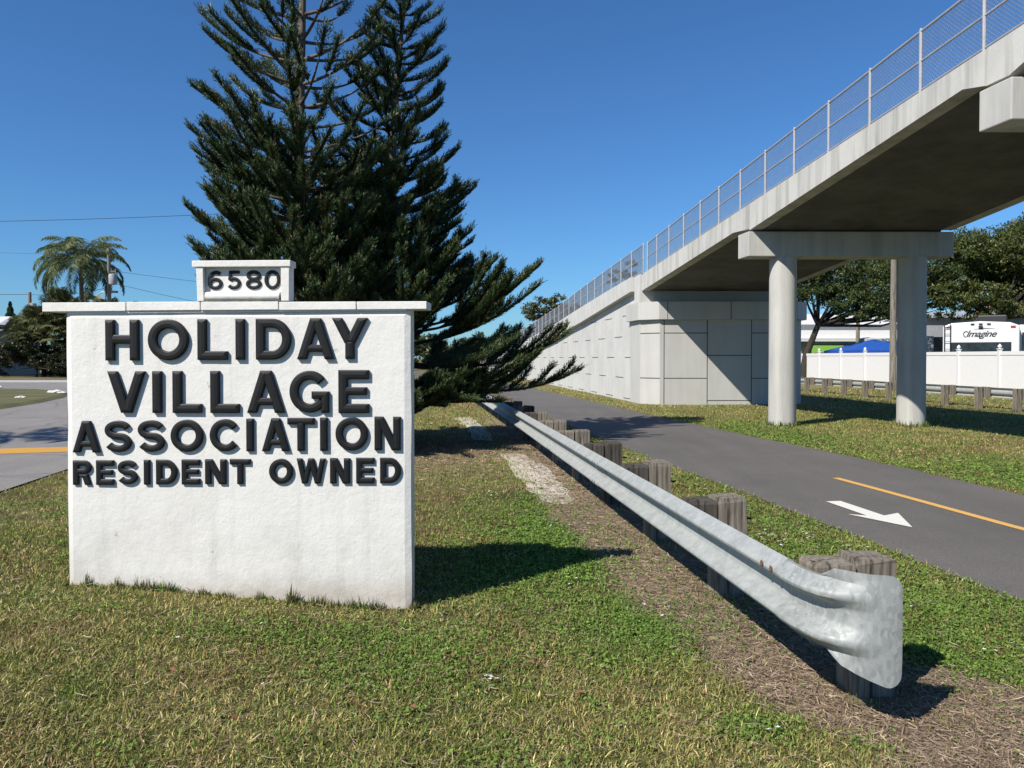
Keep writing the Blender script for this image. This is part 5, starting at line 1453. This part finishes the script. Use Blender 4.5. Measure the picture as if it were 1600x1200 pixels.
def straw():
    Vs, Cs = [], []
    for ylo, yhi, dens, L0, w0 in [(2.1, 5.0, 8500, .062, .0034), (5, 9, 3600, .06, .004), (9, 18, 900, .08, .009)]:
        x, y = scatter(ylo, yhi, dens)
        st = strip_mask(x, y); keep = (rng.random(len(x)) < st * .9 + .035) & ~in_path(x, y, .02) & ~in_road(x, y) & ~sign_mask(x, y)
        x, y, st = x[keep], y[keep], st[keep]; n = len(x)
        az = rng.normal(-.9, 1.1, n); L = L0 * rng.uniform(.3, 1.5, n); tilt = rng.normal(0, .16, n)
        z = gz(x, y) + rng.uniform(.002, .020, n) + .012 * (st < .3)
        d = np.stack([np.cos(az), np.sin(az), tilt], -1) * L[:, None] / 2; w = w0 * rng.uniform(.5, 1.4, n) / 2
        sd = np.stack([-np.sin(az) * w, np.cos(az) * w, rng.normal(0, .3, n) * w], -1); P = np.stack([x, y, z], -1); bend = np.stack([-np.sin(az), np.cos(az), np.zeros(n)], -1) * (L * rng.normal(0, .12, n))[:, None]
        Vs.append(np.stack([P - d - sd, P - d + sd, P + bend + sd, P + d, P + bend - sd], 1).reshape(-1, 3))
        t = rng.random((n, 1)); c = (np.array([.56, .45, .32]) * t + np.array([.17, .11, .075]) * (1 - t)) * rng.uniform(.6, 1.25, (n, 1)); Cs.append(np.repeat(c, 5, axis=0))
    V = np.concatenate(Vs); print('straw', len(V)); o = build_np('straw_litter', V, np.arange(len(V)), M['straw'], cols=np.concatenate(Cs), per=5)
    return tag(o, 'dry straw and dead grass lying along the guardrail', 'straw', kind='stuff')
straw()

def flowers():
    cl = [(2.45, 6.6, .28, 26), (2.2, 6.9, .2, 10), (2.75, 6.3, .15, 10), (1.98, 4.62, .20, 8), (2.12, 4.40, .12, 9), (2.45, 4.9, .25, 9), (2.0, 5.6, .3, 9), (.78, 6.35, .07, 9), (-.16, 8.9, .22, 12), (.1, 8.0, .3, 6), (.5, 7.3, .3, 5),
          (-.12, 3.75, .05, 4), (1.35, 4.9, .2, 3), (.6, 5.4, .3, 3), (-1.3, 3.95, .5, 5), (1.10, 3.26, .03, 2), (6.4, 10.5, .8, 12), (.95, 4.75, .15, 3), (2.6, 4.2, .15, 5)]
    mb = MB(); r_ = random.Random(5)
    for cx_, cy_, s_, n in cl:
        for k in range(int(n * 1.7)):
            x, y = cx_ + r_.gauss(0, s_ * .6), cy_ + r_.gauss(0, s_ * .6)
            if float(in_path(np.array(x), np.array(y), .02)): continue
            z = float(gz(x, y)) + r_.uniform(.03, .05); r0 = r_.uniform(.008, .0125) * (1 + max(0, cy_ - 5) * .06)
            tx_, ty_ = r_.uniform(-.4, .4), r_.uniform(-.6, .1)
            for q in range(5):
                a = 2 * PI * q / 5; b = a + .5; c = a - .5
                f = lambda t, rr: (x + rr * math.cos(t), y + rr * math.sin(t), z + rr * (math.cos(t) * tx_ + math.sin(t) * ty_) + .3 * rr)
                mb.add([(x, y, z), f(c, r0 * .8), f(a, r0 * 1.25), f(b, r0 * .8)], [(0, 1, 2, 3)])
    return tag(build('wildflowers', mb, M['petal']), 'tiny white flowers dotted through the weeds', 'flowers', kind='stuff')
flowers()
# few fallen leaves
mbf = MB(); r_ = random.Random(9)
for (x, y) in [(-1.66, 3.72), (.10, 3.95), (-1.2, 3.3), (-.32, 4.05), (.32, 3.6), (1.0, 4.15), (-.45, 3.45)]:
    z = float(gz(x, y)) + .035; a = r_.uniform(0, 6); s_ = .016
    mbf.add([(x - s_ * 1.5 * math.cos(a), y - s_ * 1.5 * math.sin(a), z), (x + s_ * math.sin(a), y - s_ * math.cos(a), z + .012), (x + s_ * 1.5 * math.cos(a), y + s_ * 1.5 * math.sin(a), z + .004), (x - s_ * math.sin(a), y + s_ * math.cos(a), z + .014)], [(0, 1, 2), (0, 2, 3)])
tag(build('fallen_leaves', mbf, simple('russet_leaf', (.20, .085, .04), .7)), 'few russet fallen leaves on the lawn', 'leaves', kind='stuff')

# ------------------------------------------------------------------ light, sky, camera
SUN_AZ = math.atan2(-.74, -.67); EL = math.atan(.943)
w = bpy.data.worlds.new('World'); S.world = w; w.use_nodes = True
nt = w.node_tree; bg = nt.nodes['Background']
sky = nt.nodes.new('ShaderNodeTexSky'); sky.sky_type = 'NISHITA'; sky.sun_disc = False
sky.sun_elevation = EL; sky.sun_rotation = SUN_AZ
sky.altitude = 0; sky.air_density = 1.0; sky.dust_density = .25; sky.ozone_density = 2.2
tint = mixc(nt, 1.0, sky.outputs[0], (.60, 1.09, 1.62), 'MULTIPLY'); nt.links.new(tint, bg.inputs[0]); bg.inputs[1].default_value = .053
sd = bpy.data.lights.new('sun', 'SUN'); sd.energy = 5.0; sd.angle = R(.53); sd.color = (1, .935, .83)
so = bpy.data.objects.new('sun', sd); COL.objects.link(so)
d = Vector((.74, .67, -.943)).normalized(); so.rotation_euler = d.to_track_quat('-Z', 'Y').to_euler()
cd = bpy.data.cameras.new('camera'); cam = bpy.data.objects.new('camera', cd); COL.objects.link(cam); S.camera = cam
cam.location = (0, 0, 1.6); cam.rotation_euler = (R(89), 0, 0)
cd.sensor_width = 36; cd.lens = 27; cd.shift_y = -.01256; cd.clip_end = 3000; cd.clip_start = .05
S.view_settings.view_transform = 'Standard'; S.view_settings.look = 'None'; S.view_settings.exposure = .52; S.view_settings.gamma = 1
S.render.engine = 'CYCLES'
S.cycles.max_bounces = 6; S.cycles.transparent_max_bounces = 8
S.cycles.use_denoising = True

# all surface colours sit a step darker, matched to the exposure above
KA = .80
for m_ in bpy.data.materials:
    if not m_.use_nodes: continue
    nt_ = m_.node_tree
    for nd in list(nt_.nodes):
        key = {'BSDF_PRINCIPLED': 'Base Color', 'BSDF_TRANSLUCENT': 'Color'}.get(nd.type)
        if not key: continue
        inp = nd.inputs[key]
        if inp.is_linked:
            src = inp.links[0].from_socket
            nt_.links.new(mixc(nt_, 1.0, src, g3(KA), 'MULTIPLY'), inp)
        else:
            c_ = inp.default_value; inp.default_value = (c_[0] * KA, c_[1] * KA, c_[2] * KA, 1)
